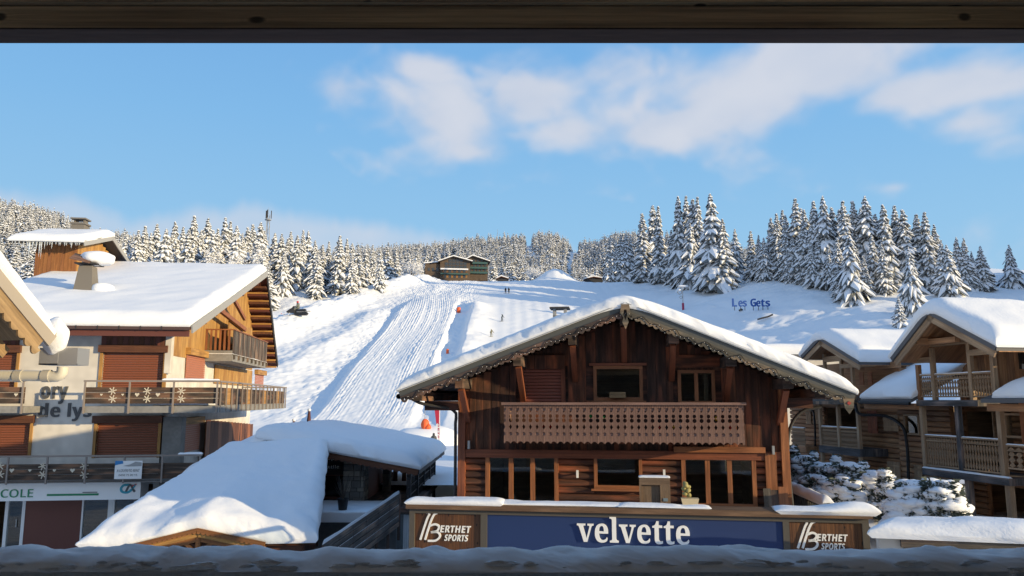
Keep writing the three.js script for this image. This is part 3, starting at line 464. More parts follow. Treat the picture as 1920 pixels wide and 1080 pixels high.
  for (const u of [862, 967, 1067, 1170, 1262, 1365, 1466]) {
    const px = CF.at(u, 650, .7)[0] + (u < 1170 ? .12 : u > 1170 ? -.02 : 0), y = roofY(px) - .2, big = u > 1200 ? .26 : .2;
    part(roof, 'purlin', box(px - big / 2, px + big / 2, y - .26, y, -.05, ZF - .35, 2), M.greyWood);
    if (u !== 862 || true) part(roof, 'strut', beam([px, y - .26, 1.05], [px, y - 1.15, .0], .15, .15), M.redWood);
  }
  for (const u of [790, 1530]) { const px = CF.at(u, 740, .8)[0], y = roofY(px) - .12; part(roof, 'purlin', box(px - .12, px + .12, y - .24, y, zBack, ZF - .5, 2), M.greyWood); part(roof, 'tie_beam', box(u < 900 ? px : xr, u < 900 ? xl : px, y - .5, y - .24, .2, .42), oldWoods[3]); }
  part(roof, 'pendant', [prism([[-.1, .12], [-.13, -.1], [-.05, -.22], [-.08, -.34], [0, -.52], [.08, -.34], [.05, -.22], [.13, -.1], [.1, .12]], ZF + .045, ZF + .09, [[[-.03, -.02], [-.05, -.14], [0, -.3], [.05, -.14], [.03, -.02]]]).translate(pk[0], pk[1] - .12, 0)], M.trim);
  for (const [a, b, sd] of [[eL, pk, -1], [pk, eR, 1]]) {
    const L = Math.hypot(b[0] - a[0], b[1] - a[1]), ang = Math.atan2(b[1] - a[1], b[0] - a[0]), place = g => g.rotateZ(ang).translate(a[0], a[1], 0);
    part(roof, 'barge_board', place(box(0, L, -.17, .035, ZF - .04, ZF)), M.greenGrey);
    part(roof, 'flashing', place(box(0, L, .035, .055, ZF - .1, ZF + .05)), M.steel);
    const n = Math.round(L / .17), pts = [[0, -.12]]; pts.push([0, -.25]); for (let k = 0; k < n; k++) { const p = L / n; for (let q = 1; q <= 5; q++) { const t = q / 5; pts.push([(k + t) * p, -.25 - .055 * Math.sin(Math.PI * t)]); } } pts.push([L, -.12]);
    const holes = []; for (let k = 0; k < n; k++) { const cx = (k + .5) * L / n, q = []; for (let m = 0; m < 6; m++) q.push([cx + .02 * Math.cos(m * 1.047), -.225 + .02 * Math.sin(m * 1.047)]); holes.push(q); }
    part(roof, 'carved_trim', place(prism(pts, ZF + .002, ZF + .028, holes)), sd < 0 ? M.greyWood : M.trim);
    // fairy lights
    const cord = []; const bulbs = []; for (let k = 0; k <= 46; k++) cord.push(V(L * k / 46, -.2 + .05 * Math.sin(k * 1.9) + .03 * Math.sin(k * 5.3), ZF + .05)); for (let k = 1; k < 60; k++) { const t = k / 60, yy = -.2 + .05 * Math.sin(t * 46 * 1.9) + .03 * Math.sin(t * 46 * 5.3); bulbs.push(new THREE.OctahedronGeometry(.010, 0).translate(L * t, yy - .03, ZF + .06)); }
    const ls = thing('light_string', sd < 0 ? 'string of small clear bulbs along the left eave trim of the dark chalet' : 'string of small clear bulbs along the right eave trim of the dark chalet', 'light string', CF.pos, CF.turn, 'light strings along the chalet gable');
    part(ls, 'cord', place(tube(cord, .009, 4, 150)), M.black); part(ls, 'bulbs', bulbs.map(place), M.white);
  }
  part(roof, 'eave_gutter', tube([[eL[0] - .04, eL[1] - .1, ZF - .1], [eL[0] - .04, eL[1] - .1, zBack]], .07, 8, 2), M.steel);
  part(CH, 'downpipe', tube([[eL[0] - .02, eL[1] - .12, .6], [eL[0] + .3, eL[1] - .28, .62], [xl - .12, eL[1] - .5, .3], [xl - .14, eL[1] - .9, .1], [xl - .14, 0, .05]], .045, 8, 30), M.dark);
  part(CH, 'downpipe', tube([[eR[0] - .35, eR[1] - .3, -.2], [xr + .5, eR[1] - .42, -.2], [xr + .16, eR[1] - .9, -.2], [xr + .16, 0, -.2]], .045, 8, 30), M.dark);
  { const e = eR[0], y = eR[1]; part(roof, 'gable_ornament', prism([[-.13, .05], [-.1, -.18], [0, -.32], [.1, -.18], [.13, .05]], ZF + .045, ZF + .07).translate(e - .18, y - .13, 0), M.trim); part(roof, 'ornament_star', prism([[-.05, 0], [0, -.05], [.05, 0], [0, .05]], ZF + .07, ZF + .085).translate(e - .18, y - .19, 0), paint(.35, .04, .03)); }
  // snow on the roof
  const W = Math.hypot(eR[0] - eL[0], 0);
  const sn = snow((s, t) => { const X = lerp(eL[0] - .05, eR[0] + .05, s), k = X - pk[0], yy = roofY(X), rd = .25; const soft = Math.abs(k) < .8 ? -.12 * (1 - Math.abs(k) / .8) ** 2 : 0; return [X, yy + .05 + soft, lerp(ZF + .02, zBack, t)]; }, W, ZF - zBack, .38, { rim: .42, step: .1, amp: .05, rough: .03, over: .03, crumb: .09, drop: .02, seed: 4, flip: true });
  part(CH, 'snow', sn, M.snow);
  // chimney
  const cx = CF.at(1050, 590, -7)[0], cy = CF.at(1050, 577, -7)[1]; const ch = part(CH, 'chimney', [box(cx - .25, cx - .15, roofY(cx), cy - .06, -7.2, -7.1), box(cx + .15, cx + .25, roofY(cx), cy - .06, -7.2, -7.1), box(cx - .25, cx - .15, roofY(cx), cy - .06, -6.9, -6.8), box(cx + .15, cx + .25, roofY(cx), cy - .06, -6.9, -6.8), box(cx - .24, cx + .24, roofY(cx) - .2, cy - .3, -7.2, -6.8)], M.grey); part(ch, 'chimney_cap', box(cx - .36, cx + .36, cy - .06, cy, -7.35, -6.65), M.roofDark);
  // balcony
  const ZB = 1.12, b0 = CF.at(945, 760, ZB)[0], b1 = CF.at(1394, 760, ZB)[0], yt = CF.at(1170, 759, ZB)[1], yb = CF.at(1170, 833, ZB)[1];
  const bal = new THREE.Group(); bal.name = 'balcony'; CH.add(bal);
  part(bal, 'floor', box(b0, b1, yb + .12, yb + .2, .1, ZB - .06), M.greyWood);
  for (const X of range(b0 + .3, b1 - .3, 6)) part(bal, 'joist', box(X - .06, X + .06, yb + .0, yb + .118, -.02, ZB - .1, 2), M.redWood);
  part(bal, 'handrail', box(b0 - .06, b1 + .06, yt - .005, yt + .06, ZB - .09, ZB + .09), M.railWood);
  part(bal, 'rail', [box(b0, b1, yt - .16, yt - .08, ZB - .06, ZB - .012), box(b0, b1, yb + .2, yb + .28, ZB - .06, ZB - .012)], M.railWood);
  for (const X of [b0, b1 - .05]) part(bal, 'side_panel', box(X, X + .05, yb, yt - .006, .1, ZB - .06, 1), M.railWood);
  const n = 35, bw = (b1 - b0) / n, H = yt - yb, edge = [[0, .0], [-.002, .02], [-.02, .07], [-.012, .1], [-.012, .20]];
  const e2 = []; const arc = (cy2, rx, ry2, m = 5) => { for (let k = 0; k <= m; k++) { const t = -Math.PI / 2 + Math.PI * k / m; e2.push([-rx * Math.cos(t) - .001, cy2 + ry2 * Math.sin(t)]); } };
  arc(.26 * H / 1.05, .046, .046); e2.push([-.001, .36], [-.042, .43], [-.001, .5]); arc(.60, .05, .055); arc(.71, .045, .05); e2.push([-.002, .80], [-.052, .88], [-.05, .92], [-.03, .935], [-.001, .915]);
  const right = [[-.002, 0], ...e2, [-.002, H - .002]].map(([a, b]) => [bw / 2 + a, b]);
  const shp = [...right, ...right.slice().reverse().map(([a, b]) => [-a, b])]; const bottom = []; for (let k = 1; k < 6; k++) { const t = k / 6; bottom.push([lerp(-bw / 2, bw / 2, t), .06 * Math.sin(Math.PI * t)]); }
  const board = swapUV(prism([...shp, ...bottom], -.012, .012)); const rails = [M.railWood, wood(.38, .225, .185, .8), wood(.31, .18, .15, .8)];
  for (let k = 0; k < n; k++) { const m = part(bal, 'carved_board', board, rails[(k * 5 + (k >> 2)) % 3]); m.position.set(b0 + (k + .5) * bw, yb, ZB); }
  // baubles hanging behind the boards
  const cols = { yellow: [.75, .45, .03], pale: [.7, .62, .3], red: [.6, .03, .02], green: [.02, .25, .05], blue: [.03, .1, .55], silver: [.6, .6, .62] };
  for (const [u, v, c, s] of [[966, 768, 'yellow', .08], [977, 775, 'pale', .09], [1002, 792, 'pale', .06], [1017, 798, 'red', .06], [1030, 800, 'red', .06], [1053, 811, 'red', .05], [1068, 811, 'red', .05], [1107, 780, 'green', .07], [1131, 782, 'green', .07], [1236, 802, 'red', .05], [1264, 800, 'yellow', .06], [1276, 799, 'silver', .06], [1277, 812, 'blue', .06], [1344, 785, 'yellow', .07], [1369, 801, 'red', .05], [1371, 814, 'blue', .07], [1357, 813, 'green', .05]]) {
    const q = CF.at(u, v, ZB - .13), w = CF.world(q[0], q[1], ZB - .13); const t = thing('bauble', `${c} hanging bauble behind the carved balcony boards, ${u < 1060 ? 'left' : u < 1200 ? 'middle' : 'right'} part`, 'bauble', [w.x, w.y, w.z], 0, 'baubles on the carved balcony');
    part(t, 'ball', new THREE.SphereGeometry(s, 14, 10), paint(...cols[c], .2, .3)); part(t, 'hook', cyl(V(0, s * .95, 0), V(0, s * .95 + .05, 0), .01), M.steel);
  }
  { const q = CF.rect(1143, 735, 1173, 746, .12); part(CH, 'sill_box', box(q.x0, q.x1, q.y0, q.y1, .08, .28), wood(.42, .27, .14)); }
}
function rollShutter(parent, r, z, mat, pitch = .095) {
  const n = Math.max(3, Math.round((r.y1 - r.y0) / pitch)), p = (r.y1 - r.y0) / n, s = new THREE.Group(); s.name = 'roller_shutter'; parent.add(s);
  const g = prismX([[0, .004], [.012, p * .1], [.022, p * .5], [.012, p * .9], [0, p - .004]], 0, r.x1 - r.x0);
  if (r.y1 - r.y0 > 0) for (let i = 0; i < n; i++) { const m = part(s, 'slat', g, mat); m.position.set(r.x0, r.y0 + i * p, z); }
  return s;
}

// ---------------------------------------------------------------- terrace with the shop sign wall in front
const SF = new Frame(2.8, 0, -17.1, -9 * D2R);
{
  const a = SF.at(768, 942), b = SF.at(1628, 962), top = (a[1] + b[1]) / 2, x0 = a[0], x1 = b[0];
  const T = thing('terrace_sign_wall', 'long terrace front wall with shop signs, blue middle panel and wooden end panels', 'sign wall', SF.pos, SF.turn);
  M.signFrame = paint(.085, .075, .06, .6); M.cap = wood(.22, .125, .07, .7); M.blue = new THREE.MeshStandardMaterial({ color: lin(.010, .032, .12), roughness: .6 });
  M.letter = paint(.85, .85, .82, .6); M.panelWood = wood(.20, .085, .035, .6, knotA);
  part(T, 'wall', box(x0 + .02, x1 - .02, 0, top - .14, -.5, -.12), M.signFrame);
  part(T, 'cap', box(x0 - .06, x1 + .06, top - .12, top, -.55, .1), M.cap);
  const yf = top - .14, fr = (u0, u1) => { const p = SF.at(u0, 990), q = SF.at(u1, 990); return [p[0], q[0]]; };
  const [l0, l1] = fr(777, 901), [m0, m1] = fr(913, 1468), [r0, r1] = fr(1480, 1617);
  part(T, 'top_rail', box(x0, x1, yf - .08, yf, -.12, 0), M.signFrame);
  for (const [p, q] of [[x0, l0], [l1, m0], [m1, r0], [r1, x1]]) part(T, 'upright', box(p, q, .4, yf - .08, -.12, 0), M.signFrame);
  const yp = yf - .08;
  part(T, 'wood_panel', box(l0, l1, .8, yp, -.1, -.05), M.panelWood); part(T, 'wood_panel', box(r0, r1, .8, yp, -.1, -.05), M.panelWood);
  part(T, 'blue_panel', box(m0, m1, .8, yp, -.1, -.04), M.blue);
  { const q0 = SF.at(1082, 1014, 0), q1 = SF.at(1294, 1022, 0), yb = (SF.at(1188, 1019)[1]), yt = SF.at(1188, 970)[1]; part(T, 'lettering', letters('velvette', 'serif_bold', q0[0], q1[0], yb, yt, -.04, .05), M.letter); }
  // ski-shop emblem: two skis and a rounded capital beside them
  const ribbon = (pts, w) => { const c = new THREE.CatmullRomCurve3(pts.map(p => V(p[0], p[1], 0))), n = 24, L = [], R = []; for (let i = 0; i <= n; i++) { const p = c.getPoint(i / n), t = c.getTangent(i / n), ww = typeof w === 'function' ? w(i / n) : w; L.push([p.x - t.y * ww, p.y + t.x * ww]); R.push([p.x + t.y * ww, p.y - t.x * ww]); } return prism([...L, ...R.reverse()], -.05, -.02); };
  const emblem = (u0, v0) => { const k = (u, v) => SF.at(u0 + u, v0 + v, -.03); return [
    ribbon([k(2, 50), k(9, 28), k(16, 8), k(19, 2), k(16, -2), k(13, -1)], .022), ribbon([k(11, 50), k(17, 30), k(24, 10), k(29, 2), k(34, 0)], .022),
    ribbon([k(20, 24), k(30, 21), k(37, 25), k(34, 33), k(22, 36)], .022), ribbon([k(22, 36), k(35, 36), k(39, 43), k(32, 51), k(16, 52)], .022)]; };
  const shop = (u0, v0, du, dv) => { part(T, 'emblem', emblem(u0, v0), M.letter); const p = SF.at(u0 + du, v0 + 36, -.03), q = SF.at(u0 + du + 58, v0 + 36, -.03), t = SF.at(u0 + du, v0 + 23, -.03), s0 = SF.at(u0 + du + 8, v0 + 52, -.03), s1 = SF.at(u0 + du + 53, v0 + 52, -.03), st = SF.at(u0 + du + 8, v0 + 40, -.03); part(T, 'lettering', [letters('ERTHET', 'sans_bold', p[0], q[0], p[1], t[1], -.05, .03, .15), letters('SPORTS', 'sans_bold', s0[0], s1[0], s0[1], st[1], -.05, .03, .15)], M.letter); };
  shop(786, 962, 39, 0); shop(1494, 978, 38, 0);
  // snow along the cap: two stretches
  part(T, 'snow', [snow((s, t) => [lerp(x0 - .05, x0 + 2.1, s), top, lerp(.1, -.5, t)], 2.1, .6, .1, { rim: .16, step: .12, amp: .03, rough: .03, over: .05, drop: .02, seed: 2, flip: true }), snow((s, t) => [lerp(x0 + 2.0, x0 + 6.6, s), top, lerp(.02, -.5, t)], 4.6, .55, .06, { rim: .12, step: .14, amp: .03, rough: .03, over: .03, drop: .0, seed: 5, flip: true }), snow((s, t) => [lerp(x0 + 4.7, x0 + 6.0, s), top + .005, lerp(.06, -.4, t)], 1.3, .45, .09, { rim: .2, step: .12, amp: .03, rough: .02, over: .05, drop: .0, seed: 6, flip: true }), snow((s, t) => [lerp(x1 - 1.75, x1 + .12, s), top, lerp(.1, -.5, t)], 1.85, .6, .125, { rim: .22, step: .12, amp: .06, rough: .04, over: .1, drop: .06, seed: 7, flip: true, dent: (s) => .45 + .75 * sstep(.35, .8, s) })], M.snow);
  solo('terrace', [prism([[-4.9 + .0, 0], [5.4, 0], [5.4, .12], [-4.9, .12]], 0, 4.6).translate(0, 2.62, -5.0).rotateY(SF.turn).translate(SF.o.x, 0, SF.o.z)], M.snow, null, null, null, 'structure');
  // low glass side screen of the terrace, left
  const sc = SF.at(822, 905, -1.6), bs = thing('terrace_screen', 'white framed glass side screen at the left end of the terrace', 'glass screen', SF.world(x0 + .15, 2.74, -.7).toArray(), SF.turn + 78 * D2R);
  part(bs, 'frame', [box(0, 3.0, 1.0, 1.06, -.03, .03), box(0, .06, 0, 1, -.03, .03), box(2.94, 3.0, 0, 1, -.03, .03), box(.06, 2.94, 0, .06, -.03, .03)], M.white); part(bs, 'pane', box(.06, 2.94, .06, 1, -.006, .006), M.pane); part(bs, 'snow', snow((s, t) => [lerp(0, 3, s), 1.06, lerp(-.05, .05, t)], 3, .1, .07, { rim: .05, step: .1, amp: .02, rough: .02, over: .02, drop: 0, flip: false }), M.snow);
}
// furniture on the terrace
{
  const yT = 2.74;
  const mkChair = () => { const t = thing('terrace_chair', '', 'chair', [0, 0, 0], 0, 'metal terrace chairs'); const w = .23; part(t, 'seat', box(-w, w, .44, .46, -.22, .22), M.steel); const bk = part(t, 'backrest', [box(-w, w, .5, .88, -.235, -.228)], paint(.55, .55, .54, .6)); part(bk, 'back_frame', tube([[-w, .44, -.23], [-w, .84, -.23], [-w + .05, .9, -.23], [w - .05, .9, -.23], [w, .84, -.23], [w, .44, -.23]], .014, 6, 24), M.steel); for (const [a, b] of [[-1, -1], [1, -1], [-1, 1], [1, 1]]) part(t, 'leg', cyl(V(a * w, 0, b * .21), V(a * w, .45, b * .21), .013), M.steel); return t; };
  const c0 = mkChair(); const labs = ['tall-backed metal chair turned sideways before the glazed door', 'metal terrace chair just right of the sideways chair', 'metal terrace chair in the middle before the glazed door', 'metal terrace chair alone below the small wall lamp'];
  [[923, 940, 1.7, -2.2, .02], [951, 940, 1.2, .15, -.12], [984, 940, 1.2, .1, -.15], [1074, 940, 1.2, .05, -.17]].forEach(([u, v, z, turn, dy], i) => { const q = SF.at(u, v, -z), w = SF.world(q[0], yT + dy, -z); const c = i ? c0.clone() : c0; if (i) { c.name = numbered('terrace_chair'); scene.add(c); } c.userData = { label: labs[i], category: 'chair', group: 'metal terrace chairs' }; c.position.copy(w); c.rotation.y = SF.turn + turn + Math.PI; });
  // outdoor unit clad in wood with a fan grille
  const q = SF.rect(1199, 896, 1257, 960, -.95), w = SF.world((q.x0 + q.x1) / 2, yT, -.95), hw = (q.x1 - q.x0) / 2, hh = q.y1 - yT;
  const ac = thing('heat_pump_unit', 'wooden clad outdoor unit with a round fan grille on the terrace', 'air unit', w.toArray(), SF.turn); part(ac, 'casing', [box(-hw, hw, hh - .16, hh, -.32, 0), box(-hw, -hw + .05, 0, hh - .16, -.32, 0), box(hw * .35, hw, 0, hh - .16, -.32, 0), box(-hw + .05, hw * .35, 0, .05, -.32, 0), box(-hw + .05, hw * .35, .05, hh - .16, -.32, -.06)], wood(.30, .20, .13, .7));
  const gr = []; const gx = -hw * .3, gy = hh * .42; for (let k = 0; k < 18; k++) { const a = k / 18 * 6.283; gr.push(beam([gx + .05 * Math.cos(a), gy + .05 * Math.sin(a), -.02], [gx + .3 * Math.cos(a), gy + .3 * Math.sin(a), -.02], .012, .012, V(0, 0, 1))); } gr.push(new THREE.TorusGeometry(.3, .012, 6, 32).translate(gx, gy, -.02).toNonIndexed(), new THREE.TorusGeometry(.06, .02, 6, 20).translate(gx, gy, -.02).toNonIndexed()); part(ac, 'fan_grille', gr, wood(.34, .23, .15)); part(ac, 'patterned_panel', range(0, 4, 4).map(k => cbox(hw * .68, hh * .16 + k * hh * .15, .006, .1, .07, .012)), paint(.18, .25, .3)); part(ac, 'snow', snow((s, t) => [lerp(-hw, hw, s), hh, lerp(0, -.32, t)], hw * 2, .32, .035, { rim: .08, step: .1, amp: .01, rough: .01, over: .01, drop: 0, flip: true }), M.snow);
  // flower box with a small shrub
  const f = SF.rect(1277, 934, 1310, 946, -.5), fw = SF.world((f.x0 + f.x1) / 2, f.y0, -.5), fl = thing('planter_box', 'small cream planter with a dry plant on the terrace wall', 'planter', fw.toArray(), SF.turn), fx = (f.x1 - f.x0) / 2; part(fl, 'box', prism([[-fx * .85, 0], [fx * .85, 0], [fx, f.y1 - f.y0], [-fx, f.y1 - f.y0]], -.12, .12), paint(.55, .45, .28)); part(fl, 'plant', range(0, 7, 7).map(k => lump(-fx * .35 + .05 * Math.cos(k * 2.4), f.y1 - f.y0 + .06 + .035 * k, .04 * Math.sin(k * 2.4), .06, .05, .06, k, .5, 1)), paint(.3, .26, .1, .9));
  // boards leaning by the right corner
  const bl = rng(4); [[1441, 917, .1], [1455, 920, .12], [1468, 914, .12]].forEach(([u, v, ww], k) => { const p = CF.at(u, v, .5), wpt = CF.world(p[0], 0, .5); const o = thing('leaning_board', ['pale narrow board leaning by the lit corner post', 'grey wide board leaning between two others by the corner post', 'reddish board leaning against the lit corner post'][k], 'board', wpt.toArray(), CF.turn, 'boards leaning by the corner post'); const h = p[1]; part(o, 'plank', beam([0, 0, .12], [.02 * (k - 1), h, -.15], .03, ww * 1.9, V(1, 0, 0)), [M.paleGrey, M.greyWood, M.frameWood][k]); });
}
// ---------------------------------------------------------------- left: balcony building with the bank on its ground floor
const LF = new Frame(-14.8, .4, -33, 7 * D2R);
M.plaster = new THREE.MeshStandardMaterial({ color: lin(.80, .75, .67), map: rep(mottle, .15, .15), roughness: .9 });
M.yellowWood = wood(.74, .42, .13, .7); M.yellowWood2 = wood(.64, .34, .10, .7); M.brownWood = wood(.20, .075, .035, .7); M.redBrown = paint(.13, .04, .026, .6); M.shutterBrown = paint(.23, .072, .032, .55); M.terra = paint(.42, .16, .09, .6);
M.concrete = new THREE.MeshStandardMaterial({ color: lin(.30, .29, .27), map: mot, roughness: .95 }); M.balWood = wood(.22, .15, .10, .8, oldA); M.railMetal = paint(.24, .20, .17, .6); M.green = paint(.01, .20, .08, .5); M.teal = paint(.02, .28, .36, .5); M.logoRed = paint(.5, .03, .03, .5); M.darkText = paint(.085, .085, .085, .6);
const LB = thing('balcony_building', 'large building with white walls, brown shutters and balconies under a deep snowy roof', 'building', LF.pos, LF.turn);
{
  const B = LB, at = (u, v, z) => LF.at(u, v, z), XO = 1.3;
  const [ec, ey] = LF.atX(358, 612, XO), [rz, rY] = LF.atX(500, 512, XO), [fz, fy] = LF.atX(520, 683, XO);
  const xL = -9.5, zr = rz, roofAt = z => z > zr ? lerp(rY, ey, (z - zr) / (ec - zr)) : lerp(rY, fy, (zr - z) / (zr - fz));
  // walls: front with openings, right gable wall
  const op = { s1: LF.rect(191, 661, 306, 728), s2: LF.rect(180, 793, 296, 858), s0: LF.rect(-60, 793, 55, 858), sA: LF.rect(-60, 661, 30, 728) };
  const yTop = roofAt(0) - .35, y1 = at(200, 905, 0)[1];
  const hole = r => [[r.x0, r.y0], [r.x1, r.y0], [r.x1, r.y1], [r.x0, r.y1]];
  const wall = part(B, 'wall', [prism([[xL, y1], [-.0, y1], [0, yTop], [xL, yTop]], -.25, 0, Object.values(op).map(hole))], M.plaster);
  // gable wall: polygon in z,y
  const gy = [[-.25, 0], [-.25, roofAt(-.25) - .3], [zr, rY - .3], [fz + 1.6, roofAt(fz + 1.6) - .3], [fz + 1.6, 0]];
  part(wall, 'gable_wall', prismX(gy, -.25, 0), M.plaster);
  part(wall, 'rear_wall', [box(xL, -.3, 0, roofAt(fz + 1.6) - .4, fz + 1.6, fz + 1.85), box(xL, xL + .25, 0, yTop, fz + 1.85, -.25)], M.plaster);
  // front: boards above the shutters, frames, shutters
  for (const [k, r] of Object.entries(op)) {
    rollShutter(B, r, -.14, M.shutterBrown, k[0] === 's' && k === 's2' ? .1 : .1);
    part(B, 'shutter_frame', [box(r.x0 - .11, r.x0, r.y0, r.y1, -.12, .05), box(r.x1, r.x1 + .11, r.y0, r.y1, -.12, .05)], M.yellowWood2);
    part(B, 'shutter_box', box(r.x0 - .16, r.x1 + .16, r.y1, r.y1 + .3, -.1, .16), M.brownWood);
    if (k === 's1' || k === 'sA') { const n = 12; for (let i = 0; i < n; i++) part(B, 'wall_board', box(lerp(r.x0 - .1, r.x1 + .05, i / n) + .005, lerp(r.x0 - .1, r.x1 + .05, (i + 1) / n) - .005, r.y1 + .3, yTop - .02, .004, .03), i % 2 ? M.brownWood : M.redBrown); }
  }
  part(B, 'corner_pier', box(-.02, .22, at(310, 700, 0)[1], yTop - .05, -.3, .06), M.plaster);
  { const c = LF.rect(299, 782, 334, 1000, .1); part(B, 'column', box(c.x0, c.x1, 0, c.y1, -.6, .06), M.concrete); }
  // letters on the white wall
  { const a = at(76, 752, .05), b = at(128, 724, .05), c = at(70, 790, .05), d = at(172, 758, .05); part(B, 'lettering', [letters('ory', 'sans_bold', a[0], b[0], a[1] - .12, b[1], .0, .06), letters('de lys', 'sans_bold', c[0], d[0], c[1], d[1] + .05, .0, .06)], M.darkText); }
  // right wall cladding: upright yellow boards on the upper storeys
  const r = rng(12); let z = -.02, i = 0; const yC = LF.atX(330, 668, 0)[1];
  while (z > fz + 1.8) { const w = .26 + .1 * r(), y0 = yC + (z < -3 ? .0 : 0), t = roofAt(z - w / 2) - .32; part(wall, 'cladding_board', box(.002, .035 + .01 * r(), y0, t, z - w + .008, z, 1), r() < .6 ? M.yellowWood : M.yellowWood2); z -= w; }
  const RX = (u0, v0, u1, v1, x = 0) => { const a = LF.atX(u0, v0, x), b = LF.atX(u1, v1, x), c = LF.atX(u0, v1, x), d = LF.atX(u1, v0, x); return { z0: (b[0] + d[0]) / 2, z1: (a[0] + c[0]) / 2, y1: (a[1] + d[1]) / 2, y0: (b[1] + c[1]) / 2 }; };
  const sideShutter = (q, x, mat) => { const n = Math.round((q.y1 - q.y0) / .1), p = (q.y1 - q.y0) / n, s = new THREE.Group(); s.name = 'roller_shutter'; B.add(s); const g = box(0, .03, .006, p - .006, 0, q.z1 - q.z0); for (let k = 0; k < n; k++) { const m = part(s, 'slat', g, mat); m.position.set(x, q.y0 + k * p, q.z0); } part(B, 'shutter_box', box(x - .02, x + .22, q.y1, q.y1 + .32, q.z0 - .1, q.z1 + .1), M.yellowWood2); };
  sideShutter(RX(346, 668, 381, 713), .05, M.terra); sideShutter(RX(335, 795, 371, 846, 0), .05, M.terra); sideShutter(RX(476, 703, 492, 725), .05, M.terra);
  { const q = RX(384, 790, 472, 850, .3); const n = 14; for (let k = 0; k < n; k++) part(B, 'screen_board', box(.3, .35, q.y0 - .6, q.y1 + .2 - .04 * k, lerp(q.z1, q.z0, (k + 1) / n) + .01, lerp(q.z1, q.z0, k / n) - .01, 1), k % 3 ? M.brownWood : M.frameWood); }
  { const q = RX(400, 690, 470, 722); const n = 16; for (let k = 0; k < n; k++) part(B, 'screen_board', box(.05, .1, q.y0, q.y1, lerp(q.z1, q.z0, (k + 1) / n) + .01, lerp(q.z1, q.z0, k / n) - .01, 1), k % 3 ? M.yellowWood : M.yellowWood2); }
  // balconies of the front and the round-the-corner gallery
  const snowflake = (x, y, s, zf) => [0, 1, 2].map(k => cbox(0, 0, 0, s * 2, s * .22, .012).rotateZ(k * Math.PI / 3 + .26).translate(x, y, zf));
  const heart = (x, y, s, zf) => prism([[0, -s], [s, .15 * s], [.85 * s, .7 * s], [.4 * s, .75 * s], [0, .4 * s], [-.4 * s, .75 * s], [-.85 * s, .7 * s], [-s, .15 * s]], zf, zf + .012).translate(x, y, 0);
  const ZB = 1.6; M.cream = paint(.62, .55, .42, .7);
  const balcony = (name, xa, xb, yTopR, yPanT, yPanB, ySlab, marks, xw) => {
    const g = new THREE.Group(); g.name = name; B.add(g);
    part(g, 'handrail', box(xa, xb, yTopR - .07, yTopR, ZB - .06, ZB + .06), M.railMetal);
    const n = Math.max(2, Math.round((xb - xa) / 1.5)); for (let k = 0; k <= n; k++) { const X = lerp(xa + .06, xb - .06, k / n); part(g, 'post', box(X - .03, X + .03, ySlab - .05, yTopR - .07, ZB + .002, ZB + .07), M.railMetal); }
    const h = (yPanT - yPanB) / 3; for (let k = 0; k < 3; k++) part(g, 'panel_board', box(xa, xb, yPanB + k * h + .006, yPanB + (k + 1) * h - .004, ZB - .05, ZB - .005), M.balWood);
    part(g, 'slab', box(xa, xb, ySlab - .02, yPanB - .1, xw ?? 0, ZB - .02), M.concrete);
    part(g, 'cut_pattern', marks, M.cream); return g;
  };
  { const yt = at(300, 713, ZB)[1], p1 = at(300, 726, ZB)[1], p0 = at(300, 757, ZB)[1], ys = at(300, 773, ZB)[1], xa = at(156, 740, ZB)[0], xb = at(410, 740, ZB)[0]; const mk = []; for (const u of [211, 276, 340]) for (const v of [733, 748]) { const q = at(u, v, ZB); mk.push(...snowflake(q[0], q[1], .16, ZB)); } for (const u of [190, 230, 257, 296]) { const q = at(u, 740, ZB); mk.push(heart(q[0], q[1], u > 250 ? .085 : .05, ZB - .004)); }
    balcony('balcony', xa, xb, yt, p1, p0, ys, mk);
    part(B, 'snow', snow((s, t) => [lerp(at(305, 715, ZB)[0], xb, s), yt, lerp(ZB + .06, ZB - .06, t)], 2, .12, .07, { rim: .06, step: .1, amp: .02, rough: .03, over: .02, drop: 0, flip: true }), M.snow);
    const xc = at(0, 740, ZB)[0], xd = at(46, 740, ZB)[0]; const q = at(30, 740, ZB); balcony('balcony', xL, xd, yt, p1, p0, ys, [heart(q[0], q[1], .07, ZB - .004)]);
    // side gallery
    const xs = xb, g = new THREE.Group(); g.name = 'side_gallery'; B.add(g); const ze = LF.atX(533, 735, xs - .1)[0]; 
    part(g, 'slab', box(.02, xs - .05, ys - .02, ys + .28, ze, ZB - .3), M.concrete); part(g, 'handrail', box(xs - .06, xs + .05, yt - .07, yt, ze, ZB - .06, 2), M.railMetal); part(g, 'end_rail', box(0, xs, yt - .07, yt, ze - .1, ze - .0), M.railMetal);
    const n = 16; for (let k = 0; k <= n; k++) { const Z = lerp(ZB - .3, ze + .05, k / n); part(g, 'post', box(xs - .02, xs + .03, ys, yt - .07, Z - .025, Z + .025), M.railMetal); if (k < n) { const Z2 = lerp(ZB - .3, ze + .05, (k + 1) / n); part(g, 'panel_board', box(xs - .08, xs - .05, p0 - .05, p1, Z2 + .03, Z - .03, 2), k % 4 === 1 ? M.yellowWood2 : M.balWood); } }
    for (let k = 0; k < 8; k++) { const X = lerp(.2, xs - .1, k / 7); part(g, 'post', box(X - .025, X + .025, ys, yt - .07, ze - .08, ze - .03), M.railMetal); }
    part(g, 'snow', snow((s, t) => [lerp(.1, xs - .1, s), ys + .28, lerp(ze, ZB - .35, t)], xs, ZB - ze, .1, { rim: .2, step: .3, amp: .03, rough: .02, over: 0, drop: 0, flip: true }), M.snow);
  }
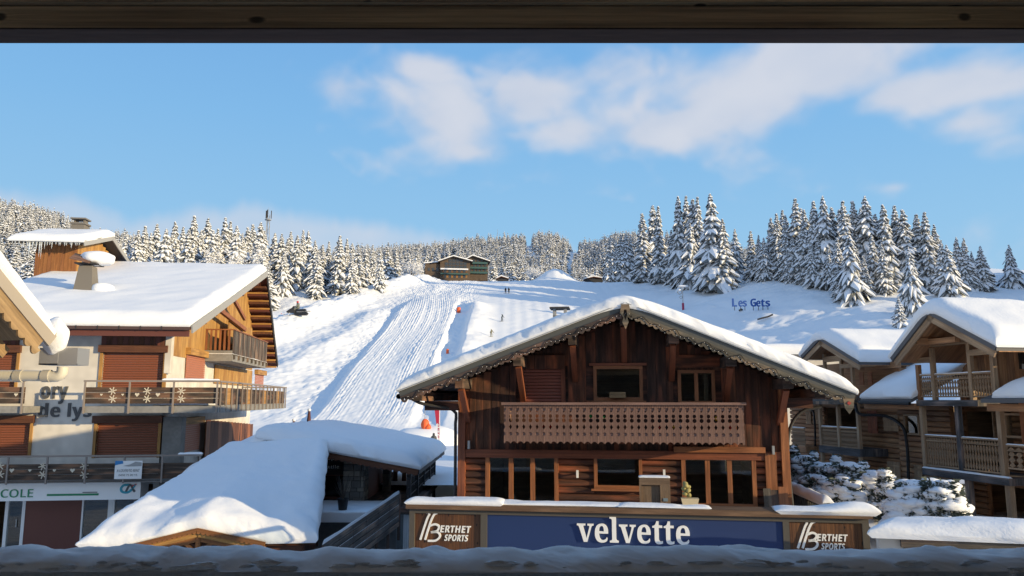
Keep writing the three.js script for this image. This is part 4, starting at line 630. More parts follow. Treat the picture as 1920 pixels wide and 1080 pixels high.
  { const yt = at(200, 853, ZB)[1], p1 = at(200, 869, ZB)[1], p0 = at(200, 899, ZB)[1], ys = p0 - .1, xb = at(378, 870, ZB)[0]; const mk = []; for (const u of [80, 158, 0]) for (const v of [874, 890]) { const q = at(u, v, ZB); mk.push(...snowflake(q[0], q[1], .16, ZB)); } for (const [u, s] of [[22, .09], [56, .06], [102, .06], [136, .09]]) { const q = at(u, 882, ZB); mk.push(heart(q[0], q[1], s, ZB - .004)); }
    balcony('balcony', xL, xb, yt, p1, p0, ys, mk); part(B, 'snow', snow((s, t) => [lerp(at(335, 853, ZB)[0], xb, s), yt, lerp(ZB + .06, ZB - .06, t)], 1.2, .12, .08, { rim: .06, step: .1, amp: .02, rough: .03, over: .02, drop: 0, flip: true }), M.snow); }
  // bank fascia
  { const z = 1.25, a = at(0, 904, z), b = at(262, 938, z), yb = at(130, 938, z)[1], yt = at(130, 905, z)[1]; part(B, 'fascia', box(xL, b[0], yb, yt, .3, z), M.white);
    const e0 = at(1, 933, z), e1 = at(63, 917, z); part(B, 'lettering', letters('COLE', 'sans_regular', e0[0], e1[0], e0[1], e1[1], z, .03), M.green, 'green letters of the bank name');
    const l0 = at(88, 930, z), l1 = at(185, 926, z); part(B, 'stripe', box(l0[0], l1[0], l0[1], l1[1] + .02, z, z + .02), M.green);
    const c = (u, v) => at(u, v, z); const rib = (pts, w) => { const cv = new THREE.CatmullRomCurve3(pts.map(p => V(p[0], p[1], 0))), L = [], R = []; for (let k = 0; k <= 14; k++) { const p = cv.getPoint(k / 14), t = cv.getTangent(k / 14); L.push([p.x - t.y * w, p.y + t.x * w]); R.push([p.x + t.y * w, p.y - t.x * w]); } return prism([...L, ...R.reverse()], z, z + .02); };
    part(B, 'emblem', [rib([c(244, 909), c(232, 910), c(227, 916), c(229, 922), c(240, 923), c(247, 918)], .045), rib([c(247, 918), c(252, 912), c(254, 908)], .03)], M.teal); part(B, 'emblem', [rib([c(236, 922), c(243, 910), c(246, 909)], .04), rib([c(246, 909), c(250, 918), c(253, 922)], .04), box(c(227, 0)[0], c(252, 0)[0], c(0, 926)[1], c(0, 924.5)[1], z, z + .02)], M.darkText); part(B, 'emblem', rib([c(247, 912), c(251, 910), c(256, 908)], .022), M.logoRed); }
  // ground floor
  { const yb = 0, yt = at(130, 938, .3)[1]; const X = u => at(u, 980, 0)[0];
    part(B, 'shopfront_panel', box(X(46), X(152), yb, yt, -.1, .02), M.redBrown); for (const [p, q] of [[8, 14], [40, 46], [201, 213], [152, 155]]) part(B, 'shopfront_frame', box(X(p), X(q), yb, yt, -.1, .04), M.white);
    part(B, 'pane', box(X(14), X(40), yb, yt, -.04, -.02), M.pane); part(B, 'pane', box(X(155), X(201), yb, yt, -.04, -.02), M.pane); part(B, 'pane', box(X(213), X(252), yb, yt, -.04, -.02), M.pane); roomBehind(B, xL + .05, X(298), yb + .06, yt + .05, -.12, 6); part(B, 'door_pull', cyl(V(X(31), 1.0, .02), V(X(31), 1.3, .02), .02), M.steel); part(B, 'door_sticker', box(X(18), X(38), yb + .02, yb + .25, -.019, -.012), M.green); }
  // roof
  const roof = part(B, 'roof', [prismX([[ec, ey], [zr, rY], [zr, rY - .14], [ec, ey - .14]], xL, XO), prismX([[zr, rY], [fz, fy], [fz, fy - .14], [zr, rY - .14]], xL, XO)], M.redBrown);
  part(roof, 'fascia_board', box(xL, XO - .08, ey - .42, ey - .16, ec - .16, ec - .04), M.redBrown); part(roof, 'gutter', box(xL, XO - .02, ey - .16, ey - .03, ec - .02, ec + .12), paint(.08, .045, .035, .5));
  { const n = 9; for (let k = 0; k < n; k++) part(roof, 'gutter_clip', box(lerp(-6.5, XO - .3, k / n), lerp(-6.5, XO - .3, k / n) + .03, ey - .18, ey - .01, ec + .12, ec + .14), M.dark); }
  // verge flashing of the near slope, stepped boards under the far overhang
  part(roof, 'verge_flashing', beam([XO + .05, ey - .12, ec], [XO + .05, rY - .02, zr], .06, .34), M.grey); part(roof, 'verge_board', beam([XO + .03, rY - .12, zr], [XO + .03, fy - .12, fz], .05, .3), M.dark);
  { const n = 11; for (let k = 0; k < n; k++) { const a = lerp(zr - .3, fz + .2, k / n), b = lerp(zr - .3, fz + .2, (k + 1) / n), ya = roofAt(a) - .2, yb = roofAt(b) - .2; part(roof, 'overhang_board', beam([.62, (ya + yb) / 2 - .1, a], [.62, (ya + yb) / 2 - .18, b], XO - .06, .12), k % 2 ? M.redBrown : M.brownWood); part(roof, 'batten', box(.02, XO - .02, yb - .26, yb - .16, b - .06, b + .06), M.yellowWood2); } for (let k = 1; k < 8; k++) { const a = lerp(ec - .6, zr + .4, k / 8), ya = roofAt(a) - .15; part(roof, 'purlin', box(.0, XO - .04, ya - .26, ya, a - .12, a + .12), M.brownWood); } }
  part(B, 'truss_brace', [beam([.75, roofAt(-5.2) - .5, -5.2], [.75, roofAt(-5.2) - .1 - .9, -11.5], .16, .22), beam([.75, roofAt(-8) - .4, -8.0], [.75, roofAt(-11) - 2.2, -11.2], .14, .2)], M.frameWood);
  part(B, 'snow', snow((s, t) => { const z = lerp(ec + .1, zr - .3, t); return [lerp(XO - .02, xL, s), roofAt(z) + .02, z]; }, XO - xL, ec - zr + .4, .55, { rim: .5, step: .35, amp: .06, rough: .04, over: .05, drop: .02, seed: 9, flip: false, crumb: .05 }), M.snow);
  part(B, 'snow', snow((s, t) => { const z = lerp(zr - .2, fz, t); return [lerp(XO - .02, xL, s), roofAt(z) + .02, z]; }, XO - xL, zr - fz, .35, { rim: .3, step: .5, amp: .04, rough: .04, over: .0, drop: .02, seed: 10, flip: false }), M.snow);
  // upper wooden balcony on the gable wall
  { const xb = 1.4, a = LF.atX(438, 617, xb), e = LF.atX(501, 641, xb), bt = LF.atX(438, 657, xb), s0 = LF.atX(438, 676, xb)[1], yt = (a[1] + e[1]) / 2, z1 = a[0], z0 = e[0], yb = bt[1], g = new THREE.Group(); g.name = 'balcony'; B.add(g);
    part(g, 'slab', box(0, xb, s0 - .05, yb - .02, z0, z1), M.concrete); part(g, 'handrail', [box(xb - .05, xb + .07, yt - .06, yt, z0, z1, 2), box(0, xb - .05, yt - .06, yt, z1 - .1, z1)], M.frameWood);
    const n = 26; for (let k = 0; k < n; k++) part(g, 'rail_board', box(xb - .02, xb + .02, yb - .25, yt - .06, lerp(z1, z0, (k + 1) / n) + .012, lerp(z1, z0, k / n) - .012, 1), k % 3 ? M.paleGrey : M.balWood); for (let k = 0; k < 6; k++) part(g, 'baluster', box(lerp(.1, xb - .2, k / 5) - .05, lerp(.1, xb - .2, k / 5) + .05, yb, yt - .06, z1 - .07, z1 - .03, 1), M.frameWood);
    const m = 8; for (let k = 0; k <= m; k++) { const Z = lerp(z1 - .2, z0 + .2, k / m); part(g, 'joist_end', box(xb + .0, xb + .1, s0 + .05, s0 + .3, Z - .05, Z + .05), M.paleGrey); }
    part(g, 'snow', snow((s, t) => [lerp(0, xb + .02, s), s0 + .31, lerp(z0, z1, t)], xb, z1 - z0, .05, { rim: .08, step: .3, amp: .02, rough: .01, over: .02, drop: 0, flip: true }), M.snow);
    const zz = LF.atX(432, 590, .6)[0]; for (let k = 0; k < 10; k++) part(g, 'screen_board', box(.55, .6, yt - .5, yt + .75, lerp(z1 - 2.4, z0 + .6, (k + 1) / 10) + .01, lerp(z1 - 2.4, z0 + .6, k / 10) - .01, 1), k % 2 ? M.yellowWood : M.yellowWood2); }
  // roof chimney with its own snow hat
  { const cz = -4.2, a = at(146, 536, cz), b = at(177, 506, cz), cx = (a[0] + b[0]) / 2 + .05, w = (b[0] - a[0]) / 2 + .12, yb = roofAt(cz) + .1, yt = b[1] + .15, c = new THREE.Group(); c.name = 'chimney'; B.add(c);
    part(c, 'stack', (() => { const g = new THREE.CylinderGeometry(w * .9, w * 1.41, yt - yb, 4, 1).rotateY(Math.PI / 4).toNonIndexed(); g.computeVertexNormals(); return g.translate(cx, (yt + yb) / 2, cz); })(), paint(.17, .155, .135, .9)); part(c, 'cap', [cbox(cx + .05, yt + .1, cz, w * 2.1, .06, w * 2.1)], M.dark); part(c, 'lid', cbox(0, 0, 0, w * 1.9, .05, w * 1.5).rotateZ(-.25).rotateX(.5).translate(cx - .15, yt + .35, cz + .35), M.greyWood); part(c, 'snow', [lump(cx + .35, yt + .42, cz - .1, w * 1.7, .36, w * 1.4, 3, .2, 3), lump(cx + .75, yb + .45, cz + .1, .55, .3, .5, 5, .25, 2)], M.snow); }
}
// penthouse cabin on the ridge
{
  const z = -9.5, a = LF.at(64, 507, z), b = LF.at(146, 463, z), PF = LF.world(b[0], a[1], z), W = b[0] - a[0], H = b[1] - a[1] + .15, D = 5.5;
  const p = thing('roof_cabin', 'small wooden cabin with icicles on top of the balcony building roof', 'cabin', [PF.x, PF.y, PF.z], LF.turn);
  part(p, 'wall', [box(-W, 0, -.8, H, -D, 0)], M.yellowWood2);
  const n = 10; for (let k = 0; k < n; k++) part(p, 'wall_board', box(lerp(-W, 0, k / n) + .004, lerp(-W, 0, (k + 1) / n) - .004, -.8, H, .002, .03), k % 3 ? wood(.48, .20, .065) : wood(.42, .17, .06)); for (let k = 0; k < 12; k++) part(p, 'wall_board', box(.002, .03, -.8, H + (k < 6 ? k : 11 - k) * .13, lerp(0, -D, (k + 1) / 12) + .005, lerp(0, -D, k / 12) - .005, 1), k % 2 ? M.yellowWood : M.yellowWood2);
  part(p, 'window', box(.03, .06, H * .1, H * .75, -3.6, -2.7), M.dark);
  const rh = H + 1.0, e = 1.0; part(p, 'roof', [prismX([[e, H - .1], [-D / 2, rh], [-D / 2, rh - .1], [e, H - .2]], -W - .9, .7), prismX([[-D / 2, rh], [-D - 1, H - .3], [-D - 1, H - .4], [-D / 2, rh - .1]], -W - .9, .7)], M.dark);
  part(p, 'verge_flashing', beam([.72, H - .12, e], [.72, rh - .04, -D / 2], .05, .3), M.grey); part(p, 'verge_flashing', beam([.72, rh - .04, -D / 2], [.72, H - .34, -D - 1], .05, .26), M.grey); part(p, 'side_box', box(.0, .9, -.8, H * .45, -D - .1, -D + 1.2), M.grey);
  part(p, 'snow', snow((s, t) => { const z2 = lerp(e + .05, -D / 2 - .2, t); return [lerp(.7, -W - .9, s), lerp(rh, H - .1, (z2 + D / 2) / (e + D / 2)) + .02, z2]; }, W + 1.6, e + D / 2 + .2, .42, { rim: .4, step: .25, amp: .05, rough: .03, over: .06, drop: 0, seed: 3 }), M.snow);
  part(p, 'chimney', [cbox(-1.2, rh + .35, -D / 2 - .2, .7, .7, .7), cbox(-1.2, rh + .75, -D / 2 - .2, .85, .1, .85), box(-1.5, -1.42, rh + .8, rh + 1.0, -D / 2 - .5, -D / 2), box(-.98, -.9, rh + .8, rh + 1.0, -D / 2 - .5, -D / 2), cbox(-1.2, rh + 1.04, -D / 2 - .2, .85, .08, .8)], paint(.17, .155, .135, .9));
  const r = rng(6); const ice = new THREE.MeshPhysicalMaterial({ color: lin(.85, .9, .93), roughness: .15, transmission: .55, thickness: .02, ior: 1.31 }); for (let k = 0; k < 26; k++) { const X = lerp(-W - .8, .6, (k + r()) / 26), l = .12 + r() * r() * (Math.abs(k - 10) < 5 ? 1.1 : .5); part(p, 'icicle', cyl(V(X, H - .12, e + .02), V(X, H - .12 - l, e + .02), .035 + .02 * r(), .004, 5), ice); }
}
// rental notice hanging on the lower balcony
{
  const q = LF.rect(215, 864, 266, 898, 1.72), c = LF.world(q.x0, q.y0, 1.72), w = q.x1 - q.x0, h = q.y1 - q.y0, t = thing('rental_notice', 'white rental notice board tied to the lower balcony above the bank', 'notice board', c.toArray(), LF.turn);
  part(t, 'board', box(0, w, 0, h, -.02, 0), M.white); part(t, 'lettering', [letters('A LOUER/TO RENT', 'sans_regular', w * .08, w * .92, h * .38, h * .54, 0, .006, .1), letters('0450 75 80 15', 'sans_regular', w * .16, w * .84, h * .16, h * .27, 0, .006)], M.darkText); part(t, 'picture', [prism([[w * .3, h * .72], [w * .55, h * .8], [w * .75, h * .95], [w * .98, h * .9], [w * .98, h * .7], [w * .5, h * .68]], 0, .004)], M.grey); part(t, 'corner_mark', prism([[0, h], [w * .28, h], [w * .3, h * .85], [w * .12, h * .8], [0, h * .75]], 0, .005), paint(.03, .2, .45));
}

// ---------------------------------------------------------------- near roof edge at far left, gable turned to the right
{
  const NF = new Frame(-7.2, 0, -12, 77 * D2R), t = thing('near_roof_chalet', 'near chalet roof edge with scalloped barge board at the left border', 'chalet', [NF.pos[0], 0, NF.pos[2]], NF.turn);
  const e = NF.at(103, 628, 0), p = NF.at(0, 500, 0), m = (p[1] - e[1]) / (p[0] - e[0]), ang = Math.atan(m), L = 7, place = g => g.rotateZ(ang).translate(e[0], e[1], 0);
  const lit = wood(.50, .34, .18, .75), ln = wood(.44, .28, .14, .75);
  const X = -L; // along the rake, x negative is up towards the camera
  const roof = part(t, 'roof', place(box(X, 0, -.1, 0, -6, -.02)), lit);
  part(roof, 'metal_edge', place(box(X, .02, -.22, .02, -.02, .03)), paint(.33, .29, .24, .5));
  part(roof, 'barge_board', place(box(X, -.1, -.42, -.22, -.04, 0)), lit);
  const n = 40, pts = [[-.05, -.38]], w = (L - .1) / n; for (let k = 0; k < n; k++) for (let q = 1; q <= 5; q++) pts.push([-.05 - (k + q / 5) * w, -.44 - .07 * Math.sin(Math.PI * q / 5)]); pts.push([X, -.38]); part(roof, 'scalloped_board', place(prism(pts, .0, .03)), lit);
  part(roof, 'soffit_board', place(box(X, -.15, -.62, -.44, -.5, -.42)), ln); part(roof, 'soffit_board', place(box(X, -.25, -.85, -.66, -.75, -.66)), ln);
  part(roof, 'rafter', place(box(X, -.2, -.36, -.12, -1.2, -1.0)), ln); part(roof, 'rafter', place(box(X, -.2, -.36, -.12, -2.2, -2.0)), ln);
  part(t, 'wall', box(X, -1.6, 0, e[1] - 1.6 * m - .3, -5.8, -1.1), wood(.2, .1, .06)); part(t, 'strut', beam([-.5, e[1] + .05, -.6], [-1.6, e[1] - .9, -1.0], .12, .14), ln);
  part(t, 'snow', snow((s, q) => { const x = lerp(.05, X, s); return [x * Math.cos(ang), e[1] + x * Math.sin(ang) + .02, lerp(.02, -5.8, q)]; }, L, 5.8, .38, { rim: .3, step: .12, amp: .06, rough: .05, over: .05, drop: .02, seed: 12 }), M.snow); part(t, 'snow', lump(e[0] + .1, e[1] + .0, -.1, .12, .28, .22, 4, .3, 3), M.snow);
  // gutter box and drain pipe
  const g0 = NF.at(75, 660, .0); const b0 = P(72, 684, 12.2), b1 = P(146, 652, 12.2);
  const d = thing('drain_pipe', 'sheet metal gutter box with a pale elbow drain pipe at the left border', 'drain pipe', [b0.x, b0.y, b0.z]); const w2 = b1.x - b0.x, h2 = b1.y - b0.y;
  part(d, 'gutter_box', [box(0, w2, 0, .02, -.35, 0), box(0, w2 * .5, 0, h2, -.02, 0), box(w2 * .5, w2, 0, h2, -.024, -.004), box(w2 - .02, w2, .02, h2, -.35, -.024), box(0, .02, .02, h2, -.35, -.02), box(.02, w2 - .02, .02, h2 * .9, -.35, -.33)], M.steel); const p0 = P(118, 688, 12.3).sub(b0), p1 = P(116, 700, 12.3).sub(b0), p2 = P(96, 706, 12.3).sub(b0), p3 = P(0, 704, 12.3).sub(b0), p4 = P(-200, 704, 12.3).sub(b0);
  part(d, 'pipe', tube([p0, p1.clone(), P(110, 705, 12.3).sub(b0), p2, P(80, 705, 12.3).sub(b0), p3, p4], .085, 12, 60), paint(.62, .58, .48, .5)); for (const u of [36, 88]) { const c = P(u, 705, 12.3).sub(b0); part(d, 'pipe_collar', cyl(V(c.x - .06, c.y, c.z), V(c.x + .06, c.y, c.z), .1, .1, 14), paint(.45, .42, .36, .5)); }
}

// ---------------------------------------------------------------- the low kiosk under a deep snow roof
{
  const c = [P(150, 1024, 24.2), P(592, 1014, 24.2), P(612, 836, 31), P(432, 842, 31)], t = thing('snowy_kiosk', 'low kiosk with deep blue-shaded snow roof and a carved orange front gable', 'kiosk', [c[0].x, 0, c[0].z]);
  const o = c[0].clone(); o.y = 0; const q = c.map(p => p.clone().sub(o));
  const bil = (s, v) => { const a = q[0].clone().lerp(q[1], s), b = q[3].clone().lerp(q[2], s); return a.lerp(b, v); };
  const gp = .5, gw = .29, fas = P(365, 990, 24.2).y; const eaveY = lerp(q[0].y, q[1].y, .5), rise = fas - eaveY + .0;
  const bump = (s, v) => Math.max(0, 1 - Math.abs(s - gp) / gw / (1 - v * .9 + .001)) * (rise) * Math.max(0, 1 - v * 1.7);
  const baseAt = (s, v) => { const b = bil(s, v); return [b.x, b.y + bump(s, v) + .0, b.z]; };
  part(t, 'roof', [sheet(range(0, 1, 24), range(0, 1, 10), (s, v) => { const b = baseAt(s, v); return [b[0], b[1] - .03, b[2]]; }), sheet(range(0, 1, 24), range(0, 1, 10), (s, v) => { const b = baseAt(s, v); return [b[0], b[1] - .12, b[2]]; })], M.brownWood);
  const W = q[0].distanceTo(q[1]), Lh = 7.7;
  part(t, 'snow', snow(baseAt, W, Lh, .47, { rim: .5, step: .12, amp: .14, rough: .05, over: .1, drop: .06, seed: 14, crumb: .06 }), M.snow);
  const fr = []; const orange = wood(.42, .17, .05, .7); for (const sd of [-1, 1]) { const n = 14; for (let k = 0; k < 3; k++) { const a = baseAt(gp, 0), b = baseAt(gp + sd * gw, 0); const off = -.05 - k * .14; part(t, 'barge_board', beam([a[0], a[1] + off, a[2] + .12 - k * .07], [b[0], b[1] + off, b[2] + .12 - k * .07], .05, .13), k === 1 ? M.yellowWood2 : orange); } const a = baseAt(gp, 0), b = baseAt(gp + sd * gw, 0), L = Math.hypot(b[0] - a[0], b[1] - a[1]), pts = [[0, 0]]; for (let k = 0; k < n; k++) for (let m = 1; m <= 4; m++) pts.push([(k + m / 4) * L / n, -.06 - .06 * Math.sin(Math.PI * m / 4)]); pts.push([L, 0]); const g = prism(pts.map(p => sd < 0 ? [-p[0], p[1]] : p), 0, .03); g.rotateZ(sd < 0 ? Math.atan2(a[1] - b[1], a[0] - b[0]) : Math.atan2(b[1] - a[1], b[0] - a[0])).translate(a[0], a[1] - .02, a[2] + .15); part(t, 'carved_trim', g, orange); }
  const a = baseAt(gp, 0); part(t, 'post', box(a[0] - .07, a[0] + .07, a[1] - 1.6, a[1] - .12, a[2] - .1, a[2] + .02), orange); for (const sd of [-1, 1]) part(t, 'brace', beam([a[0], a[1] - .75, a[2] - .04], [a[0] + sd * .6, a[1] - .3, a[2] - .04], .08, .1), orange);
  const wl = [bil(.06, .06), bil(.94, .06), bil(.94, .97), bil(.06, .97)]; for (let k = 0; k < 4; k++) { const A = wl[k], B = wl[(k + 1) % 4], d = B.clone().sub(A); const s = new THREE.Shape([new THREE.Vector2(0, 0), new THREE.Vector2(Math.hypot(d.x, d.z), 0), new THREE.Vector2(Math.hypot(d.x, d.z), B.y - .2), new THREE.Vector2(0, A.y - .2)]); part(t, 'wall', prism(s, -.05, .05).rotateY(-Math.atan2(d.z, d.x)).translate(A.x, 0, A.z), M.brownWood); }
}
// covered shop gallery behind it
{
  const zF = -31, zB = -42.5, xe = P(785, 883, 31).x, yE = P(785, 880, 31).y, yA = P(520, 830, 31).y, xA = P(520, 830, 31).x, sl = (yA - yE) / (xe - xA), xR = xA - .6, yR = yE + (xe - xR) * sl;
  const t = thing('shop_gallery', 'covered shop gallery with stone pillar under a thick snow roof beside the dark chalet', 'gallery', [xe, 0, zF]);
  const X = x => x - xe, yAt = x => yE - x * sl;
  const yr2 = yR - 1.6, xl2 = X(xR) - 3.2;
  const roof = part(t, 'roof', [prism([[X(xR), yR], [0, yE], [0, yE - .12], [X(xR), yR - .12]], zB - zF, 0), prism([[X(xR), yR], [xl2, yr2], [xl2, yr2 - .12], [X(xR), yR - .12]], zB - zF, 0)], M.greyWood);
  const ang = Math.atan2(yE - yR, -X(xR)), L = Math.hypot(X(xR), yR - yE), pts = [[0, -.02]]; const n = 26; for (let k = 0; k < n; k++) for (let m = 1; m <= 4; m++) pts.push([(k + m / 4) * L / n, -.2 - .06 * Math.sin(Math.PI * m / 4)]); pts.push([L, -.02]); part(roof, 'scalloped_board', prism(pts, .0, .04).rotateZ(ang).translate(X(xR), yR, 0), M.brownWood);
  part(roof, 'side_fascia', box(-.05, .02, yE - .2, yE + .02, zB - zF, 0, 2), M.dark);
  part(t, 'snow', snow((s, v) => { const x = lerp(X(xR) - .2, .05, s); return [x, yAt(x) + .02, lerp(.05, zB - zF, v)]; }, L, 11, .62, { rim: .7, step: .2, amp: .1, rough: .03, over: .12, drop: .02, seed: 21, flip: true }), M.snow); part(t, 'snow', snow((s, v) => [lerp(xl2, X(xR) + .2, s), lerp(yr2, yR, s), lerp(.05, zB - zF, v)], 3.4, 11, .5, { rim: .5, step: .4, amp: .1, drop: .02, seed: 22, flip: true }), M.snow);
  const fl = P(640, 948, 31).y; // deck level
  part(t, 'floor', box(-7.4, -.1, fl - .25, fl, zB - zF, .6), M.greyWood); part(t, 'snow', snow((s, v) => [lerp(-4.6, -.9, s), fl, lerp(2.2, -1.0, v)], 3.7, 3.2, .1, { rim: .3, step: .2, amp: .04, over: 0, drop: .3, flip: true }), M.snow);
  // stone pillar of separate stones
  const stones = [[.30, .27, .22], [.24, .22, .19], [.36, .32, .26], [.20, .185, .165]].map(c => new THREE.MeshStandardMaterial({ color: lin(...c), map: mot, roughness: .95 })); const rs = rng(9); const pil = (x0, x1, z0, z1, y0, y1) => { const g = new THREE.Group(); g.name = 'stone_pillar'; t.add(g); part(g, 'core', box(x0 + .05, x1 - .05, y0, y1, z0 + .05, z1 - .05), stones[3]); let y = y0; while (y < y1 - .05) { const h = Math.min(.14 + .16 * rs(), y1 - y); let x = x0; while (x < x1 - .04) { const w = Math.min(.18 + .28 * rs(), x1 - x); part(g, 'stone', box(x + .012, x + w - .012, y + .01, y + h - .01, z1 - .07, z1 + .03 * rs()), stones[Math.floor(rs() * 4)]); x += w; } let z = z0; while (z < z1 - .1) { const w = Math.min(.2 + .25 * rs(), z1 - .08 - z); part(g, 'stone', box(x1 - .07, x1 + .03 * rs(), y + .01, y + h - .01, z + .01, z + w - .01), stones[Math.floor(rs() * 4)]); z += w; } y += h; } };
  const s0 = P(633, 900, 31), s1 = P(673, 900, 31); pil(X(s0.x), X(s1.x), -2, -1.0, fl, yAt(X(s1.x)) - .15); pil(X(P(712, 900, 35).x), X(P(726, 900, 35).x), -5.2, -4.7, fl, yAt(X(P(726, 900, 35).x)) - .2);
  // shop wall, its signs, door and windows
  part(t, 'shop_wall', [box(-7.3, X(s0.x) - .0, fl, yAt(-6) - .3, -2.3, -2.1), box(X(s1.x) - .1, X(s1.x), fl, yAt(X(s1.x)) - .3, -6.5, -2), box(X(s1.x), -2.0, fl, fl + .7, -6.6, -6.5), box(X(s1.x), -2, yAt(-2) - .55, yAt(X(s1.x)) - .3, -6.6, -6.5)], M.redBrown); for (const u of [700, 716, 735, 752]) { const p = P(u, 900, 36.5); part(t, 'window_post', box(X(p.x) - .1, X(p.x) + .1, fl, yAt(X(p.x)) - .15, -6.62, -6.45), M.brownWood); }
  { const a = P(620, 868, 32), b = P(639, 860, 32), c = P(600, 883, 32), d = P(625, 876, 32); part(t, 'sign_lettering', [letters('Sports!', 'sans_bold', X(a.x) - .35, X(b.x), a.y, b.y, -2.1, .02), letters('textile', 'sans_bold', X(c.x) - .2, X(d.x), c.y, d.y, -2.1, .02)], M.white); part(t, 'sign_board', box(-6.9, X(s0.x) - .05, P(600, 895, 32).y, P(600, 842, 32).y, -2.1, -2.098), M.black); part(t, 'shop_window', box(-6.9, X(s0.x) - .15, fl + .1, P(600, 897, 32).y, -2.1, -2.06), M.glass); }
  // posts and railing along the open side
  for (let k = 0; k < 5; k++) { const z = -.35 - k * 2.5; part(t, 'post', box(-.5, -.34, k > 0 ? fl - 2 : fl - 2, yAt(-.42) - .12, z - .08, z + .08), M.dark); if (k < 4) { part(t, 'brace', beam([-.42, yAt(-.42) - .7, z - .1], [-.42, yAt(-.42) - .2, z - .7], .08, .1), M.dark); } }
  for (const h of [.35, .7, 1.05]) part(t, 'rail', box(-.45, -.39, fl + h - .04, fl + h, -10.6, 0, 2), M.dark); for (let k = 0; k < 26; k++) part(t, 'baluster', box(-.44, -.40, fl, fl + 1.02, -10.3 + k * .4, -10.26 + k * .4), M.dark);
  // plant urn
  const u0 = P(645, 945, 29.4), ur = thing('potted_shrub', 'dark pot with bare frosted twigs in front of the stone pillar', 'potted plant', [u0.x, fl, -29.2]); part(ur, 'pot', new THREE.LatheGeometry([[0, 0], [.14, 0], [.2, .45], [.22, .5], [.18, .5], [.16, .42], [0, .42]].map(p => new THREE.Vector2(...p)), 14), M.black); const tw = []; const r2 = rng(41); for (let k = 0; k < 34; k++) { const a = r2() * 6.28, h = .5 + .5 * r2(), rr = .15 + .25 * r2(); tw.push(cyl(V(0, .42, 0), V(Math.cos(a) * rr, .42 + h, Math.sin(a) * rr), .008, .003, 4)); } part(ur, 'twigs', tw, M.paleGrey);
  // ramp with plank sides going down to the street
  const rp = thing('wooden_ramp', 'weathered plank-sided ramp with snowy rails going down from the shop gallery', 'ramp', [0, 0, 0]); const T0 = P(748, 930, 29.4), T1 = P(606, 1026, 24.4); const drop = V(0, -1.05, 0);
  for (let k = 0; k < 6; k++) { const dy = -k * .2; part(rp, 'side_board', beam(T0.clone().add(V(0, dy, 0)), T1.clone().add(V(0, dy, 0)), .05, .17), k % 2 ? wood(.42, .36, .31, .85, oldA) : wood(.55, .48, .41, .85, oldA)); }
  const st = []; for (let k = 0; k < 7; k++) { const p = T0.clone().lerp(T1, k / 6); part(rp, 'post', box(p.x - .05, p.x + .05, p.y - 1.6, p.y + .06, p.z - .2, p.z - .06), M.greyWood); }
  for (let k = 0; k < 3; k++) { const d = T1.clone().sub(T0); part(rp, 'snow', snow((s, v) => { const p = T0.clone().lerp(T1, s); return [p.x, p.y + .085 - k * .4, p.z + lerp(.07, -.09, v)]; }, d.length(), .16, k ? .04 : .11, { rim: .05, step: .15, amp: .03, rough: .03, over: .02, drop: .0, seed: k }), M.snow); }
  part(rp, 'deck', (() => { const A = T0.clone().add(V(-.05, -1.05, -.2)), B = T1.clone().add(V(-.05, -1.05, -.2)); return [beam(A.clone().add(V(-.9, 0, -.3)), B.clone().add(V(-.9, 0, -.3)), 1.6, .1)]; })(), M.greyWood);
  for (let k = 0; k < 8; k++) { const p = P(763, 960, 28.5); part(t, 'corrugated_sheet', box(X(P(745, 960, 29).x) + k * .07, X(P(745, 960, 29).x) + k * .07 + .06, .2, fl - .3, .3, .33), M.white); }
  part(t, 'underbuilding', box(-5, -.8, 0, fl - .26, -8, .2), M.concrete);
}
// ---------------------------------------------------------------- right: timber apartment chalets along the lane
const RF = new Frame(15.6, 1.2, -27, -80 * D2R);
M.logWood = wood(.58, .30, .15, .8); const logs = [M.logWood, wood(.50, .26, .13, .8), wood(.64, .36, .19, .8), wood(.44, .24, .135, .8)];
M.postWood = wood(.56, .38, .24, .8); M.fretWood = wood(.54, .36, .22, .8); M.slate = paint(.10, .10, .105, .7); M.bluePost = wood(.26, .26, .27, .85, oldA);
// railing with shaped boards between two local points on a plane of constant z
function fretRail(parent, x0, x1, yb, yt, z, n) {
  const g = new THREE.Group(); g.name = 'railing'; parent.add(g); const H = yt - yb, w = (x1 - x0) / n;
  part(g, 'handrail', box(x0, x1, yt - .05, yt, z - .05, z + .05), M.postWood); part(g, 'bottom_rail', box(x0, x1, yb, yb + .05, z - .04, z + .04), M.postWood); part(g, 'lace_rail', [box(x0, x1, yt - .2, yt - .17, z - .03, z + .03), ...range(0, n - 1, n - 1).map(k => prism([[0, 0], [w, 0], [w / 2, .1]], z - .01, z + .012).translate(x0 + k * w, yt - .165, 0))], M.fretWood);
  const e = [[.10, .0], [.38, .12], [.10, .3], [.40, .5], [.10, .68], [.36, .85], [.16, 1]].map(([a, b]) => [a * w, b * (H - .27)]); const sh = [...e, ...e.slice().reverse().map(p => [-p[0], p[1]])]; const geo = swapUV(prism(sh, -.014, .014)); for (let k = 0; k < n; k++) { const m = part(g, 'baluster', geo, M.fretWood); m.position.set(x0 + (k + .5) * w, yb + .05, z); }
  part(g, 'snow', snow((s, t) => [lerp(x0, x1, s), yt, lerp(z + .05, z - .05, t)], x1 - x0, .1, .035, { rim: .05, step: .2, amp: .015, rough: .01, over: .01, drop: 0, flip: true }), M.snow);
  return g;
}
